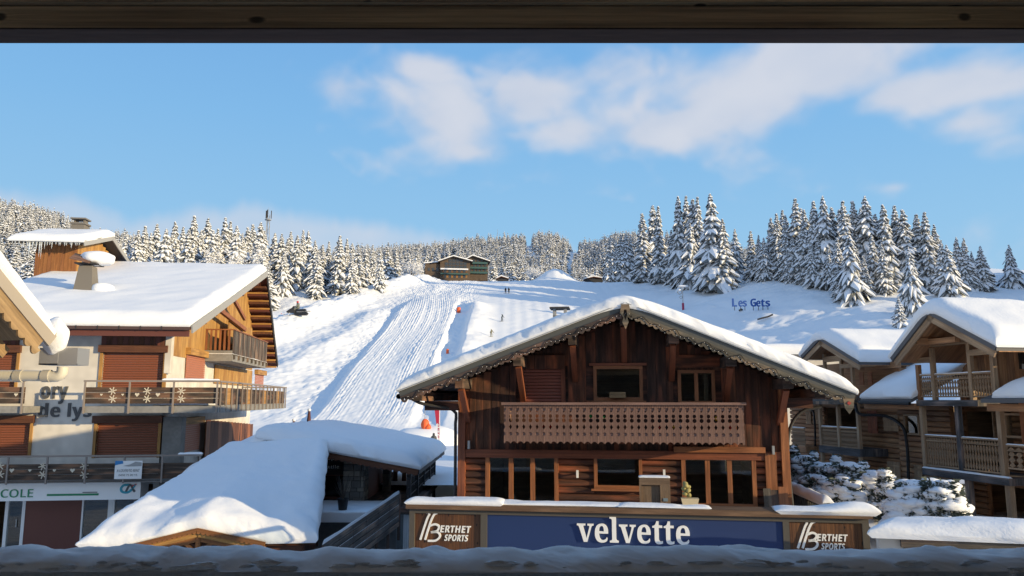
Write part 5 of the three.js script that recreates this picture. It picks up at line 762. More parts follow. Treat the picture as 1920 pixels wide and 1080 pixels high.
// log wall: lying logs between openings
function logWall(parent, x0, x1, y0, y1, z, cuts = [], hL = .2) {
  const n = Math.round((y1 - y0) / hL), h = (y1 - y0) / n, r = rng(Math.round(x0 * 100 + y0 * 10));
  const cl = c => [[Math.max(c.x0, x0 + .02), Math.max(c.y0, y0 + .01)], [Math.min(c.x1, x1 - .02), Math.max(c.y0, y0 + .01)], [Math.min(c.x1, x1 - .02), c.y1], [Math.max(c.x0, x0 + .02), c.y1]], W = part(parent, 'wall', prism([[x0 + .01, y0], [x1 - .01, y0], [x1 - .01, y1], [x0 + .01, y1]], z - .2, z - .12, cuts.map(cl)), logs[3]);
  for (let k = 0; k < n; k++) { const a = y0 + k * h, b = a + h - .01; let s = [[x0, x1]]; for (const c of cuts) if (b > c.y0 && a < c.y1) s = s.flatMap(([p, q]) => q <= c.x0 || p >= c.x1 ? [[p, q]] : [[p, c.x0], [c.x1, q]]).filter(q => q[1] - q[0] > .05);
    for (const [p, q] of s) part(W, 'log', swapUV(prismX([[z - .12, a], [z - .03, a + .01], [z, a + h * .3], [z, a + h * .7], [z - .03, b - .01], [z - .12, b]], p, q)), logs[Math.floor(r() * 4)]); }
  return W;
}
function boardShutter(parent, r, z, mat = M.postWood) { const n = 3; const g = new THREE.Group(); g.name = 'window_shutter'; parent.add(g); for (let k = 0; k < n; k++) part(g, 'board', box(lerp(r.x0, r.x1, k / n) + .006, lerp(r.x0, r.x1, (k + 1) / n) - .006, r.y0, r.y1, z, z + .03, 1), mat); for (const y of [r.y0 + .12, r.y1 - .2]) part(g, 'batten', box(r.x0, r.x1, y, y + .08, z + .03, z + .05), mat); }
const gableRoof = (parent, a, p, b, z0, z1, seed, th = .5) => {
  const mL = (p[1] - a[1]) / (p[0] - a[0]), mR = (p[1] - b[1]) / (b[0] - p[0]), Y = x => p[1] - (x < p[0] ? (p[0] - x) * mL : (x - p[0]) * mR);
  const roof = part(parent, 'roof', [prism([a, p, [p[0], p[1] - .12], [a[0], a[1] - .12]], z0, z1), prism([p, b, [b[0], b[1] - .12], [p[0], p[1] - .12]], z0, z1)], M.slate);
  for (const [s, e] of [[a, p], [p, b]]) part(roof, 'soffit', prism([[s[0], s[1] - .125], [e[0], e[1] - .125], [e[0], e[1] - .15], [s[0], s[1] - .15]], z0 + .5, z1 - .08), M.logWood);
  for (const [s, e] of [[a, p], [p, b]]) { const L = Math.hypot(e[0] - s[0], e[1] - s[1]), an = Math.atan2(e[1] - s[1], e[0] - s[0]); part(roof, 'barge_board', box(0, L, -.34, -.12, z1 - .07, z1 - .02).rotateZ(an).translate(s[0], s[1], 0), M.postWood); part(roof, 'slate_edge', box(0, L, -.11, .03, z1 - .04, z1 + .05).rotateZ(an).translate(s[0], s[1], 0), M.slate); }
  part(parent, 'snow', snow((s, t) => { const x = lerp(a[0] - .06, b[0] + .06, s), k = Math.abs(x - p[0]); return [x, Y(x) + .03 - (k < .5 ? .16 * (1 - k / .5) ** 2 : 0), lerp(z1 + .03, z0, t)]; }, b[0] - a[0], z1 - z0, th, { rim: .4, step: .2, amp: .08, rough: .03, over: .06, drop: .02, seed, flip: true }), M.snow);
  return { roof, Y };
};
{
  const z1 = 1.0, B = thing('near_timber_apartments', 'nearer timber apartment chalet on the right with stacked balconies under a snowy gable', 'chalet', RF.pos, RF.turn);
  const A = (u, v, z = z1) => RF.at(u, v, z), X = (u, v = 750, z = z1) => RF.at(u, v, z)[0], Yv = (u, v, z = z1) => RF.at(u, v, z)[1];
  const a = A(1672, 672, 2.0), p = A(1741, 582, 2.0), b = A(1868, 650, 2.0); const gr = gableRoof(B, a, p, b, -9, 2.0, 31, .55);
  const yD = Yv(1780, 750), yT = Yv(1780, 746), yRt = Yv(1790, 700), yM0 = Yv(1790, 878), yM1 = Yv(1790, 819), yLow = Yv(1790, 884);
  const xs = [X(1724), X(1752), X(1823), X(1866)];
  // wall behind
  const zw = -.7; logWall(B, xs[0] - .2, xs[3] + .2, 0, yD - .1, zw, [{ x0: X(1737, 800, zw), x1: X(1790, 800, zw), y0: yM0 + .1, y1: yD - .5 }, { x0: X(1806, 800, zw), x1: X(1868, 800, zw), y0: yM0, y1: yD - .4 }, { x0: xs[0] + .8, x1: xs[3] + .0, y0: 0, y1: yLow - .5 }]); roomBehind(B, xs[0] - .1, xs[3] + .1, yLow, yD - .25, zw - .2, 4); roomBehind(B, xs[0] - .1, xs[3] + .1, .06, yLow - .3, zw - .2, 6);
  const wg = part(B, 'gable_wall', prism([[xs[0] - .2, yD], [xs[3] + .2, yD], [xs[3] + .2, gr.Y(xs[3] + .2) - .3], [p[0], p[1] - .3], [xs[0] - .2, gr.Y(xs[0] - .2) - .3]], zw - .25, zw - .14), logs[1]);
  for (let k = 0; k < 12; k++) { const q = lerp(xs[0] - .2, xs[3] + .2, k / 12), q2 = lerp(xs[0] - .2, xs[3] + .2, (k + 1) / 12); part(wg, 'wall_board', box(q + .006, q2 - .006, yD, Math.min(gr.Y(q), gr.Y(q2)) - .3, zw - .14, zw - .1, 1), logs[k % 4]); }
  part(B, 'window', box(xs[2] + .1, xs[3] - .1, yD + 1.0, yD + 1.9, zw - .1, zw - .06), M.glass);
  // decks, posts, beams
  part(B, 'deck', box(xs[0] - .05, X(1838), yD - .2, yD, zw, z1 + .1), M.bluePost); part(B, 'deck', box(xs[0], X(1884), yLow - .22, yLow, zw, z1 + .1), M.bluePost);
  xs.forEach((x, i) => part(B, 'post', box(x - .07, x + .07, yD, gr.Y(x) - .2, z1 - .12, z1 + .02), i === 0 ? M.logWood : M.postWood)); part(B, 'tie_beam', box(xs[1], xs[2], Yv(1790, 646), Yv(1790, 634), z1 - .15, z1 + .05), M.postWood); part(B, 'tie_beam', box(xs[0] - .15, xs[1], Yv(1735, 680), Yv(1735, 670), z1 - .15, z1 + .05), M.postWood); part(B, 'tie_beam', box(xs[2], xs[3] + .1, Yv(1845, 665), Yv(1845, 654), z1 - .15, z1 + .05), M.postWood); part(B, 'king_post', box(p[0] - .07, p[0] + .07, Yv(1790, 634), p[1] - .2, z1 - .1, z1), M.logWood); part(B, 'tie_beam', box(xs[0] - .5, xs[2], Yv(1745, 646, 1.4), Yv(1745, 636, 1.4), 1.25, 1.45), M.logWood);
  part(B, 'purlin', box(p[0] - .12, p[0] + .12, p[1] - .4, p[1] - .14, z1 - .5, 1.9, 2), M.logWood); for (const q of [-.95, 1.1, 1.8]) part(B, 'purlin', box(p[0] + q - .1, p[0] + q + .1, gr.Y(p[0] + q) - .38, gr.Y(p[0] + q) - .14, z1 - .5, 1.85, 2), M.logWood);
  for (let i = 0; i < 3; i++) fretRail(B, xs[i] + .08, xs[i + 1] - .08, yT + .02, yRt + (i - 1) * 0, z1 - .05, Math.max(4, Math.round((xs[i + 1] - xs[i]) / .13)));
  const ms = [X(1729, 800), X(1796, 800), X(1874, 800)]; ms.forEach((x, i) => part(B, 'post', box(x - .08, x + .08, yLow, yD - .2, z1 - .14, z1 + .02), i === 1 ? M.bluePost : M.postWood)); for (let i = 0; i < 2; i++) fretRail(B, ms[i] + .1, ms[i + 1] - .1, yM0 - .02, yM1, z1 - .05, Math.round((ms[i + 1] - ms[i]) / .13));
  for (const u of [1745, 1811, 1886]) { const x = X(u, 900); part(B, 'post', box(x - .09, x + .09, 0, yLow - .22, z1 - .2, z1 - .02), u === 1811 ? M.bluePost : M.postWood); }
  part(B, 'snow', snow((s, t) => [lerp(xs[0], X(1884), s), yLow, lerp(z1 + .1, z1 - .02, t)], 4, .12, .05, { rim: .05, step: .2, amp: .02, rough: .01, over: 0, drop: 0, flip: true }), M.snow);
  // right wing
  { const x0 = xs[3] + .25, x1 = 7, zz = .2; const w0 = RF.rect(1889, 779, 1916, 817, zz); logWall(B, x0, x1, 0, yD + .1, zz, [w0], .2); roomBehind(B, w0.x0 - .8, w0.x1 + .8, w0.y0 - .6, w0.y1 + .3, zz - .21, 3); windowOn(B, w0, zz - .02, { fw: .07, mats: M.postWood, sill: false }); const ry0 = A(1838, 745, 1.6), ry1 = A(1920, 705, .4); part(B, 'lean_to_roof', prismX([[1.6, ry0[1] - .05], [-3, ry0[1] + 1.5], [-3, ry0[1] + 1.38], [1.6, ry0[1] - .17]], ry0[0], 8), M.slate); part(B, 'snow', snow((s, t) => { const z = lerp(1.5, -2.9, t); return [lerp(ry0[0] + .35, 8, s), ry0[1] - .03 + (1.6 - z) * 1.55 / 4.6, z]; }, 8 - ry0[0], 4.4, .34, { rim: .5, step: .2, amp: .08, over: 0, drop: .02, seed: 33, flip: true }), M.snow); part(B, 'eave_beam', box(ry0[0], 7, ry0[1] - .42, ry0[1] - .2, 1.2, 1.4), M.logWood); fretRail(B, X(1890, 850, 1.2), 6.5, Yv(1900, 880, 1.2), Yv(1900, 834, 1.2), 1.2, 12); part(B, 'corner_post', box(x0 - .1, x0 + .14, 0, yD, zz - .05, zz + .12), M.frameWood); }
  // lower link roof and log wall between the gables
  const l0 = A(1613, 748, 1.3), l1 = A(1722, 742, 1.3), xa = l0[0], xb = xs[0] - .05, yE = l0[1] - .02;
  part(B, 'link_roof', prismX([[1.3, yE], [-3.4, yE + 2.2], [-3.4, yE + 2.08], [1.3, yE - .12]], xa, xb), M.slate); part(B, 'snow', snow((s, t) => { const z = lerp(1.25, -3.3, t); return [lerp(xa, xb, s), yE + .02 + (1.3 - z) * 2.2 / 4.7, z]; }, xb - xa, 4.6, .42, { rim: .5, step: .2, amp: .16, rough: .05, over: .06, drop: .02, seed: 35, flip: true }), M.snow); part(B, 'eave_beam', box(xa, xb, yE - .36, yE - .14, 1.0, 1.15), M.logWood); part(B, 'gutter', tube([[xa, yE - .1, 1.36], [xb, yE - .14, 1.36]], .06, 8, 2), M.dark);
  const zq = -.1, w1 = RF.rect(1658, 778, 1686, 808, zq), w2 = RF.rect(1699, 780, 1722, 812, zq), w3 = RF.rect(1666, 866, 1690, 908, zq), w4 = RF.rect(1716, 872, 1731, 905, zq); logWall(B, xa + .2, xb + .1, 0, yE - .2, zq, [w2], .2); for (const w of [w1, w3, w4]) boardShutter(B, w, zq + .01, M.fretWood); roomBehind(B, w2.x0 - .6, w2.x1 + .6, w2.y0 - .6, w2.y1 + .3, zq - .21, 3); windowOn(B, w2, zq - .02, { fw: .07, mats: M.postWood, sill: false });
  part(B, 'downpipe', tube([A(1604, 757, 1.2), A(1610, 775, 1.0), A(1660, 780, .3), A(1692, 800, .15), A(1700, 830, .1), A(1704, 930, .1)].map((q, i) => V(q[0], q[1], [1.2, 1.0, .3, .15, .1, .1][i])), .06, 8, 50), M.black);
}
{
  const z1 = .8, B = thing('far_timber_apartments', 'farther timber apartment chalet between the dark chalet and the nearer apartments', 'chalet', RF.pos, RF.turn);
  const A = (u, v, z = z1) => RF.at(u, v, z), X = (u, v = 750, z = z1) => RF.at(u, v, z)[0], Yv = (u, v, z = z1) => RF.at(u, v, z)[1];
  const a = A(1503, 668, 1.5), p = A(1537, 632, 1.5), b = A(1612, 678, 1.5), gr = gableRoof(B, a, p, b, -9, 1.5, 41, .5), xs = [X(1546, 700), X(1577, 700), X(1597, 700)];
  const yD = Yv(1570, 755), x0 = X(1480, 800), x1 = X(1640, 800), zw = -.4; logWall(B, x0 - 2, x1 + .3, 0, yD, zw, [{ x0: X(1545, 780, zw), x1: X(1608, 780, zw), y0: Yv(1570, 835, zw), y1: Yv(1570, 765, zw) }], .2); roomBehind(B, X(1540, 780, zw), X(1612, 780, zw), Yv(1570, 840, zw), Yv(1570, 760, zw), zw - .2, 4);
  part(B, 'side_wing', box(a[0] - 4, a[0] + .08, yD + .01, a[1] - .3, zw - .2, zw), logs[1]); part(B, 'gable_wall', prism([[a[0] + .1, yD], [b[0] - .1, yD], [b[0] - .1, gr.Y(b[0] - .1) - .16], [p[0], p[1] - .16], [a[0] + .1, gr.Y(a[0] + .1) - .16]], zw - .2, zw), logs[1]); xs.forEach(x => part(B, 'post', box(x - .06, x + .06, yD, gr.Y(x) - .2, z1 - .1, z1 + .02), M.postWood)); part(B, 'tie_beam', box(a[0] + .6, xs[1] + .1, Yv(1560, 678), Yv(1560, 668), z1 - .12, z1 + .04), M.postWood); part(B, 'tie_beam', box(xs[1], b[0] - .2, Yv(1590, 690), Yv(1590, 682), z1 - .12, z1 + .04), M.postWood); part(B, 'eave_beam', box(xs[2], X(1690, 690, 0), Yv(1640, 690), Yv(1640, 678), 0, .2), M.logWood);
  for (const u of [1612, 1628]) { const w = RF.rect(u, 698, u + 8, 722, zw + .3); boardShutter(B, w, zw + .3, M.frameWood); } part(B, 'side_wall', box(b[0] - .3, X(1700, 720, zw), yD - .2, Yv(1640, 690), zw - .1, zw + .28), logs[0]);
  part(B, 'roof', prismX([[1.1, Yv(1560, 752)], [-.6, Yv(1560, 740)], [-.6, Yv(1560, 742)], [1.1, Yv(1560, 758)]], x0 - 2, xs[2] + .1), M.paleGrey, 'pale lean-to canopy above the balcony');
  const ms = [X(1538, 800), X(1572, 800), X(1609, 800)], y0 = Yv(1572, 838), y1 = Yv(1572, 801); ms.forEach(x => part(B, 'post', box(x - .07, x + .07, 0, yD, z1 - .1, z1 + .03), M.postWood)); part(B, 'deck', box(ms[0] - .1, ms[2] + .1, y0 - .3, y0, zw, z1 + .06), M.bluePost); for (let i = 0; i < 2; i++) fretRail(B, ms[i] + .08, ms[i + 1] - .08, y0, y1, z1 - .04, 14);
  { const m2 = X(1484, 800, .6), q = RF.rect(1486, 802, 1510, 836, .6); fretRail(B, q.x0, q.x1, q.y0, q.y1, .6, 12); part(B, 'deck', box(q.x0 - .2, q.x1 + .1, q.y0 - .25, q.y0, zw, .66), M.logWood); for (const u of [1512, 1526]) { const w = RF.rect(u, 768, u + 10, 795, zw); boardShutter(B, w, zw + .01, M.fretWood); } }
  { const w = RF.rect(1640, 770, 1658, 812, zw); boardShutter(B, w, zw + .3, M.redWood); }
  part(B, 'downpipe', tube([A(1500, 758, .8), A(1522, 768, .5), A(1527, 785, .1), A(1529, 880, .1)].map((q, i) => V(q[0], q[1], [.8, .5, .1, .1][i])), .05, 8, 40), M.black);
}
// a long flat snow roof behind the dark chalet
{ const a = P(1440, 650, 48), b = P(1520, 643, 46), t = thing('low_snow_roof', 'low building whose flat snow roof shows above the right slope of the dark chalet', 'building', [a.x - 3, 1.2, -48]); part(t, 'wall', box(0, 11, 0, a.y - 1.6, -8, 0), M.plaster); part(t, 'snow', snow((s, q) => [lerp(-.4, 11.4, s), a.y - 1.6, lerp(.5, -8.4, q)], 11.8, 8.9, .6, { rim: .5, step: .5, amp: .08, drop: .1, seed: 51, flip: true }), M.snow); part(t, 'roof', box(-.4, 11.4, a.y - 1.85, a.y - 1.61, -8.4, .5), M.slate); }

// ---------------------------------------------------------------- snowed-up shrubs along the lane
M.leaf = new THREE.MeshStandardMaterial({ color: lin(.07, .085, .065), roughness: .8 });
function shrub(name, label, p, w, h, seed, conical, group) {
  const r = rng(seed), t = thing(name, label, 'shrub', [p.x, p.y, p.z], 0, group), leaf = [], sn = [];
  const tri = (a, b, c) => leaf.push(...a, ...b, ...c);
  for (let k = 0; k < 1500; k++) { const y = Math.pow(r(), conical ? 1.5 : 1) * h, f = y / h, R = w * (conical ? (1 - f) * .95 + .08 : Math.sqrt(Math.max(.02, 1 - (f * 1.05 - .25) ** 2))) * (.6 + .55 * Math.sqrt(r())), a = r() * 6.28, x = Math.cos(a) * R, z = Math.sin(a) * R, s = .06 + .1 * r(), b = a + (r() - .5) * 2, dx = Math.cos(b) * s, dz = Math.sin(b) * s, up = (r() - .2) * s; tri([x, y, z], [x + dx, y + up, z + dz], [x - dz * .4, y + up * .6 + s * .3, z + dx * .4]); tri([x, y, z], [x - dz * .5, y - s * .5, z + dx * .5], [x + dx * .9, y - s * .2, z + dz * .9]); }
  const n = conical ? 80 : 90; for (let k = 0; k < n; k++) { const f = .08 + .92 * (k + r()) / n, y = f * h, R = w * (conical ? (1 - f) * .9 + .03 : Math.sqrt(Math.max(.0, 1 - (f * 1.05 - .25) ** 2)) * .88) * (k === n - 1 ? 0 : .6 + .45 * r()), a = k * 2.4 + r(), s = (conical ? .12 : .19) * (.5 + .9 * r()) * (1.15 - .4 * f); sn.push(lump(Math.cos(a) * R, y, Math.sin(a) * R, s * (1.1 + .6 * r()), s * .6, s * (1.1 + .5 * r()), seed + k, .42, 2)); }
  part(t, 'foliage', soup(leaf), M.leaf); part(t, 'snow', sn, M.treeSnow); part(t, 'stem', cyl(V(0, -.1, 0), V(0, h * .8, 0), .05, .01, 6), M.bark); return t;
}
{
  const g = 'snowed-up shrubs along the lane';
  // u, v of the top, v of the foot, depth, half width px, conical
  [[1492, 838, 920, 29, 30, 1, 'narrow dark conifer shrub tight against the right corner of the dark chalet'], [1512, 858, 930, 28, 26, 0, 'rounded snowy shrub beside the chalet corner conifer'], [1530, 848, 925, 30, 18, 1, 'thin spiky snowed conifer behind the rounded shrubs'], [1548, 872, 935, 27, 34, 0, 'wide snow-heaped shrub behind the picket fence'], [1572, 856, 930, 28, 24, 1, 'conical snowy shrub in the middle of the lane row'], [1596, 872, 945, 25, 38, 0, 'largest bluish snow mound of the shrub row'], [1622, 868, 940, 26, 24, 1, 'dark conical shrub left of the big log wall'], [1648, 888, 955, 23, 34, 0, 'snowy shrub above the right end of the sign wall'], [1664, 882, 958, 22, 22, 1, 'dark upright shrub at the right end of the lane row'], [1585, 900, 950, 23, 30, 0, 'smooth snow dome low behind the picket fence'], [1538, 895, 945, 25, 34, 0, 'low snowy shrub touching the picket fence'],
   [1718, 905, 985, 19, 32, 0, 'left of the two big snow-tufted bushes before the apartment garage'], [1770, 903, 990, 18.5, 36, 0, 'right of the two big snow-tufted bushes before the apartment garage'], [1694, 940, 985, 19, 20, 0, 'small low bush left of the two snow-tufted bushes']].forEach(([u, vt, vb, d, hw, con, lab], i) => { const f = P(u, vb + 12, d), tp = P(u, vt, d); shrub('snowy_shrub', lab, V(f.x, f.y, f.z), hw / FL * d, tp.y - f.y, 60 + i, con, g); });
  // bank of snow they stand on
  const q = sheet(range(0, 1, 20), range(0, 1, 16), (s, t) => { const x = lerp(9.2, 14.8, s), z = lerp(-14.5, -34, t); return [x + t * 1.5, 2.3 + .9 * sstep(0, .5, t) * (1 - .3 * s) - .5 * sstep(.7, 1, s) + .4 * (fbm(x * .6, z * .6, 1, 3) - .5) + .6 * sstep(.5, 1, t), z]; }); solo('snow_bank', q, M.snow, null, null, null, 'structure');
  // picket fence with a snow crest
  const F0 = P(1484, 915, 24.5), F1 = P(1588, 958, 19.2), t = thing('picket_fence', 'dark picket fence with a thick snow crest running from the chalet to the sign wall', 'fence', [F0.x, F0.y, F0.z]); const d = F1.clone().sub(F0), n = 26; for (let k = 0; k < n; k++) { const p = d.clone().multiplyScalar(k / (n - 1)); part(t, 'picket', box(p.x - .04, p.x + .04, p.y - 1.0, p.y + .0, p.z - .02, p.z + .02), M.dark); } part(t, 'rail', beam([0, -.12, 0], d.clone().add(V(0, -.12, 0)), .05, .08), M.dark); part(t, 'rail', beam([0, -.8, 0], d.clone().add(V(0, -.8, 0)), .05, .08), M.dark); const sd = V(d.z, 0, -d.x).normalize(); part(t, 'snow', snow((s, v) => { const p = d.clone().multiplyScalar(s * .7).addScaledVector(sd, lerp(-.14, .14, v)); return [p.x, p.y - .02, p.z]; }, d.length() * .7, .28, .2, { rim: .13, step: .12, amp: .08, rough: .04, over: .08, drop: .06, seed: 55, flip: false }), M.snow);
  // low timber yard wall at the lower right
  const YF = new Frame(P(1648, 1000, 14.5).x, 0, -14.5, -14 * D2R), y = thing('yard_wall', 'low pale timber yard wall under a thick snow layer at the lower right', 'wall', YF.pos, YF.turn), yt = YF.at(1700, 1004)[1]; part(y, 'wall', box(0, 6, 0, yt - .02, -.3, -.04), M.plaster); part(y, 'top_beam', box(.35, 6, yt - .2, yt, -.3, .05), M.paleGrey); for (const x of [.4, 2.35, 4.3]) { part(y, 'panel_frame', box(x, x + .14, 0, yt - .2, -.04, .03), M.paleGrey); part(y, 'panel_trim', [box(x + .16, x + 1.9, yt - .34, yt - .28, -.04, .01), box(x + .16, x + .22, .2, yt - .34, -.04, .01), box(x + 1.84, x + 1.9, .2, yt - .34, -.04, .01)], M.frameWood); part(y, 'panel', box(x + .22, x + 1.84, .2, yt - .34, -.04, -.01), M.fretWood); } part(y, 'snow', snow((s, q) => [lerp(-.15 + q * .5, 6.5, s), yt, lerp(.12, -1.1, q)], 6.6, 1.25, .25, { rim: .3, step: .16, amp: .1, rough: .04, over: .08, drop: .05, seed: 57, flip: true }), M.snow);
}
// ---------------------------------------------------------------- on the slope
const onSlope = (u, v) => groundHit(u, v, 100);
// people: one smooth body from tapered bones
function figure(bones, size = 1.05, res = 44, mid = [0, .9, 0]) {
  const mc = new MarchingCubes(res, M.dark, false, false, 60000), f = mc.field, half = res / 2, cap = (p, a, b, ra, rb) => { const d = [b[0] - a[0], b[1] - a[1], b[2] - a[2]], q = [p[0] - a[0], p[1] - a[1], p[2] - a[2]], t = clamp((q[0] * d[0] + q[1] * d[1] + q[2] * d[2]) / (d[0] ** 2 + d[1] ** 2 + d[2] ** 2 + 1e-9)); return Math.hypot(q[0] - d[0] * t, q[1] - d[1] * t, q[2] - d[2] * t) - lerp(ra, rb, t); };
  for (let k = 0; k < res; k++) for (let j = 0; j < res; j++) for (let i = 0; i < res; i++) { const p = [(i - half) / half * size + mid[0], (j - half) / half * size + mid[1], (k - half) / half * size + mid[2]]; let s = 0; for (const b of bones) s += Math.exp(-22 * cap(p, ...b)); f[i + j * res + k * res * res] = Math.log(s) / 22; }
  mc.isolation = 0; mc.update(); const n = mc.count, g = new THREE.BufferGeometry(), pa = mc.positionArray.slice(0, n * 3), na = mc.normalArray.slice(0, n * 3); for (let i = 0; i < pa.length; i += 3) { pa[i] = pa[i] * size + mid[0]; pa[i + 1] = pa[i + 1] * size + mid[1]; pa[i + 2] = pa[i + 2] * size + mid[2]; } g.setAttribute('position', new THREE.BufferAttribute(pa, 3)); g.setAttribute('uv', new THREE.BufferAttribute(new Float32Array(n * 2), 2)); g.computeVertexNormals(); return smoothN(g);
}
const standing = (lean = 0, spread = .1, arm = .22) => [[[0, 1.62, lean * 1.1], [0, 1.68, lean * 1.15], .1, .095], [[0, 1.45, lean], [0, 1.58, lean * 1.1], .055, .055], [[0, 1.0, 0], [0, 1.38, lean * .9], .155, .17], [[-.2, 1.4, lean], [.2, 1.4, lean], .075, .075], [[-spread, .95, 0], [-spread - .03, .5, .06], .095, .07], [[-spread - .03, .5, .06], [-spread - .04, .08, 0], .068, .055], [[spread, .95, 0], [spread + .03, .5, .06], .095, .07], [[spread + .03, .5, .06], [spread + .04, .08, 0], .068, .055], [[-spread - .04, .06, -.03], [-spread - .06, .05, .15], .055, .045], [[spread + .04, .06, -.03], [spread + .06, .05, .15], .055, .045], [[-.22, 1.38, lean], [-.22 - arm * .3, 1.1, .06 + lean], .06, .05], [[-.22 - arm * .3, 1.1, .06 + lean], [-.2 - arm * .4, .88, .22 + lean], .048, .045], [[.22, 1.38, lean], [.22 + arm * .3, 1.1, .06 + lean], .06, .05], [[.22 + arm * .3, 1.1, .06 + lean], [.2 + arm * .4, .88, .22 + lean], .048, .045]];
function person(label, p, turn, body, jacket, hat, extra, group) { const t = thing('person', label, 'person', [p.x, p.y, p.z], turn, group); part(t, 'body', body, jacket); part(t, 'helmet', new THREE.SphereGeometry(.125, 14, 8, 0, 6.3, 0, 1.7).translate(0, (extra?.hy ?? 1.7), extra?.hz ?? 0), hat); return t; }
const skis = (t, z = 0) => { for (const s of [-1, 1]) { part(t, 'ski', [box(s * .16 - .045, s * .16 + .045, .0, .02, -.8, .75), beam([s * .16, .01, .75], [s * .16, .09, .92], .09, .015)], M.dark); part(t, 'ski_pole', cyl(V(s * .34, .02, .25), V(s * .3, 1.1, .3), .008, .01, 5), M.dark); } };
{
  const dk = paint(.03, .035, .05, .8), body = figure(standing());
  const p1 = onSlope(948, 550), p2 = onSlope(954, 550); const a = person('person in dark clothes on skis, left of the pair near the top of the piste', p1, Math.PI, body, dk, M.black, null, 'pair of skiers at the top'); skis(a); const b = person('person in dark clothes on skis, right of the pair near the top of the piste', p2, Math.PI, body, dk, M.black, null, 'pair of skiers at the top'); skis(b);
  const b2 = figure(standing(.18, .14, .7)), p3 = onSlope(941, 603); skis(person('lone skier turning in the middle of the piste, arms held out', p3, 2.2, b2, paint(.06, .08, .09), M.dark));
  const p4 = onSlope(921, 632); skis(person('small skier just above the left roof slope of the dark chalet', p4, 2.6, b2, paint(.22, .2, .12), M.grey));
  { const q = P(813, 838, 80); const g = V(q.x, land(q.x, 80), -80); person('person in dark jacket standing left of the red and white banner', g, .4, body, paint(.05, .055, .06), M.dark); }
  // snowmobile and rider
  const s = onSlope(557, 592), sm2 = thing('snowmobile', 'dark snowmobile with a pale front ski, climbing the left side of the slope', 'snowmobile', [s.x, s.y + .05, s.z], Math.PI * .97), k = 2; sm2.scale.setScalar(k);
  part(sm2, 'hood', prism([[.2, .35], [1.25, .35], [1.3, .5], [.8, .85], [.35, .9], [.2, .6]], -.32, .32), M.dark); part(sm2, 'windshield', prism([[.45, .88], [.75, .85], [.4, 1.2], [.33, 1.18]], -.25, .25), M.glass); part(sm2, 'seat', prism([[-1.1, .5], [.25, .5], [.25, .7], [-.2, .76], [-1.05, .82], [-1.15, .6]], -.2, .2), M.black); part(sm2, 'track', prism([[-1.35, .12], [-1.15, 0], [.1, 0], [.35, .2], [.2, .42], [-1.2, .45], [-1.4, .28]], -.22, .22), M.black); for (const z of [-.45, .45]) part(sm2, 'ski', [box(.5, 1.55, .0, .04, z - .09, z + .09), beam([1.55, .02, z], [1.85, .2, z], .18, .03), cyl(V(1.0, .04, z), V(.85, .42, z * .5), .03)], M.white); part(sm2, 'rear_rack', box(-1.7, -1.1, .5, .55, -.25, .25), M.grey); part(sm2, 'ski_tip', [-.45, .45].map(z => box(1.82, 1.9, .17, .26, z - .07, z + .07)), paint(.5, .03, .12)); part(sm2, 'handlebar', cyl(V(.3, 1.02, -.35), V(.3, 1.02, .35), .02), M.black);
  const rb = [[[-.15, .98, 0], [-.05, 1.4, 0], .16, .17], [[-.05, 1.42, 0], [.0, 1.68, 0], .06, .1], [[-.1, 1.38, -.2], [-.1, 1.38, .2], .08, .08], [[-.1, .95, -.1], [.3, .8, -.22], .1, .08], [[.3, .8, -.22], [.25, .4, -.26], .075, .06], [[-.1, .95, .1], [.3, .8, .22], .1, .08], [[.3, .8, .22], [.25, .4, .26], .075, .06], [[-.1, 1.38, -.22], [.05, 1.12, -.32], .06, .05], [[.05, 1.12, -.32], [.3, 1.05, -.3], .05, .045], [[-.1, 1.38, .22], [.05, 1.12, .32], .06, .05], [[.05, 1.12, .32], [.3, 1.05, .3], .05, .045]];
  const rider = thing('person', 'rider in dark clothes and red helmet sitting on the snowmobile', 'person', [s.x, s.y + .05, s.z], Math.PI * .97); rider.scale.setScalar(k); part(rider, 'body', figure(rb), paint(.12, .13, .11)); part(rider, 'helmet', new THREE.SphereGeometry(.15, 14, 10).translate(.0, 1.7, 0), paint(.5, .025, .03, .4));
}
// standing letters
{ const d = Math.min(...[1366, 1380, 1400, 1420, 1440, 1450].map(u => -onSlope(u, 579).z)), a = P(1373, 575, d), b = P(1444, 574, d), top = P(1373, 559, d), t = thing('letter_sign', 'big blue standing letters on the snowy slope right of the chalet ridge', 'letters', [a.x, a.y, a.z]); const W = b.x - a.x, h = top.y - P(1373, 574, d).y, y0 = .02; const blue = paint(.015, .08, .32, .6); const adv = [.0, .165, .285, .485, .64, .755, .88], wd = [.125, .11, .1, .145, .105, .105, .12], cap = [1, .74, .74, 1, .74, .88, .74]; 'LesGets'.split('').forEach((c, i) => part(t, 'letter', letters(c, 'sans_bold', W * adv[i], W * (adv[i] + wd[i]), y0, y0 + h * cap[i], -.15, .35), blue)); for (let i = 0; i < 7; i++) part(t, 'letter_post', box(W * (adv[i] + wd[i] / 2) - .06, W * (adv[i] + wd[i] / 2) + .06, -.9, y0 + .1, -.12, -.02), M.dark); }
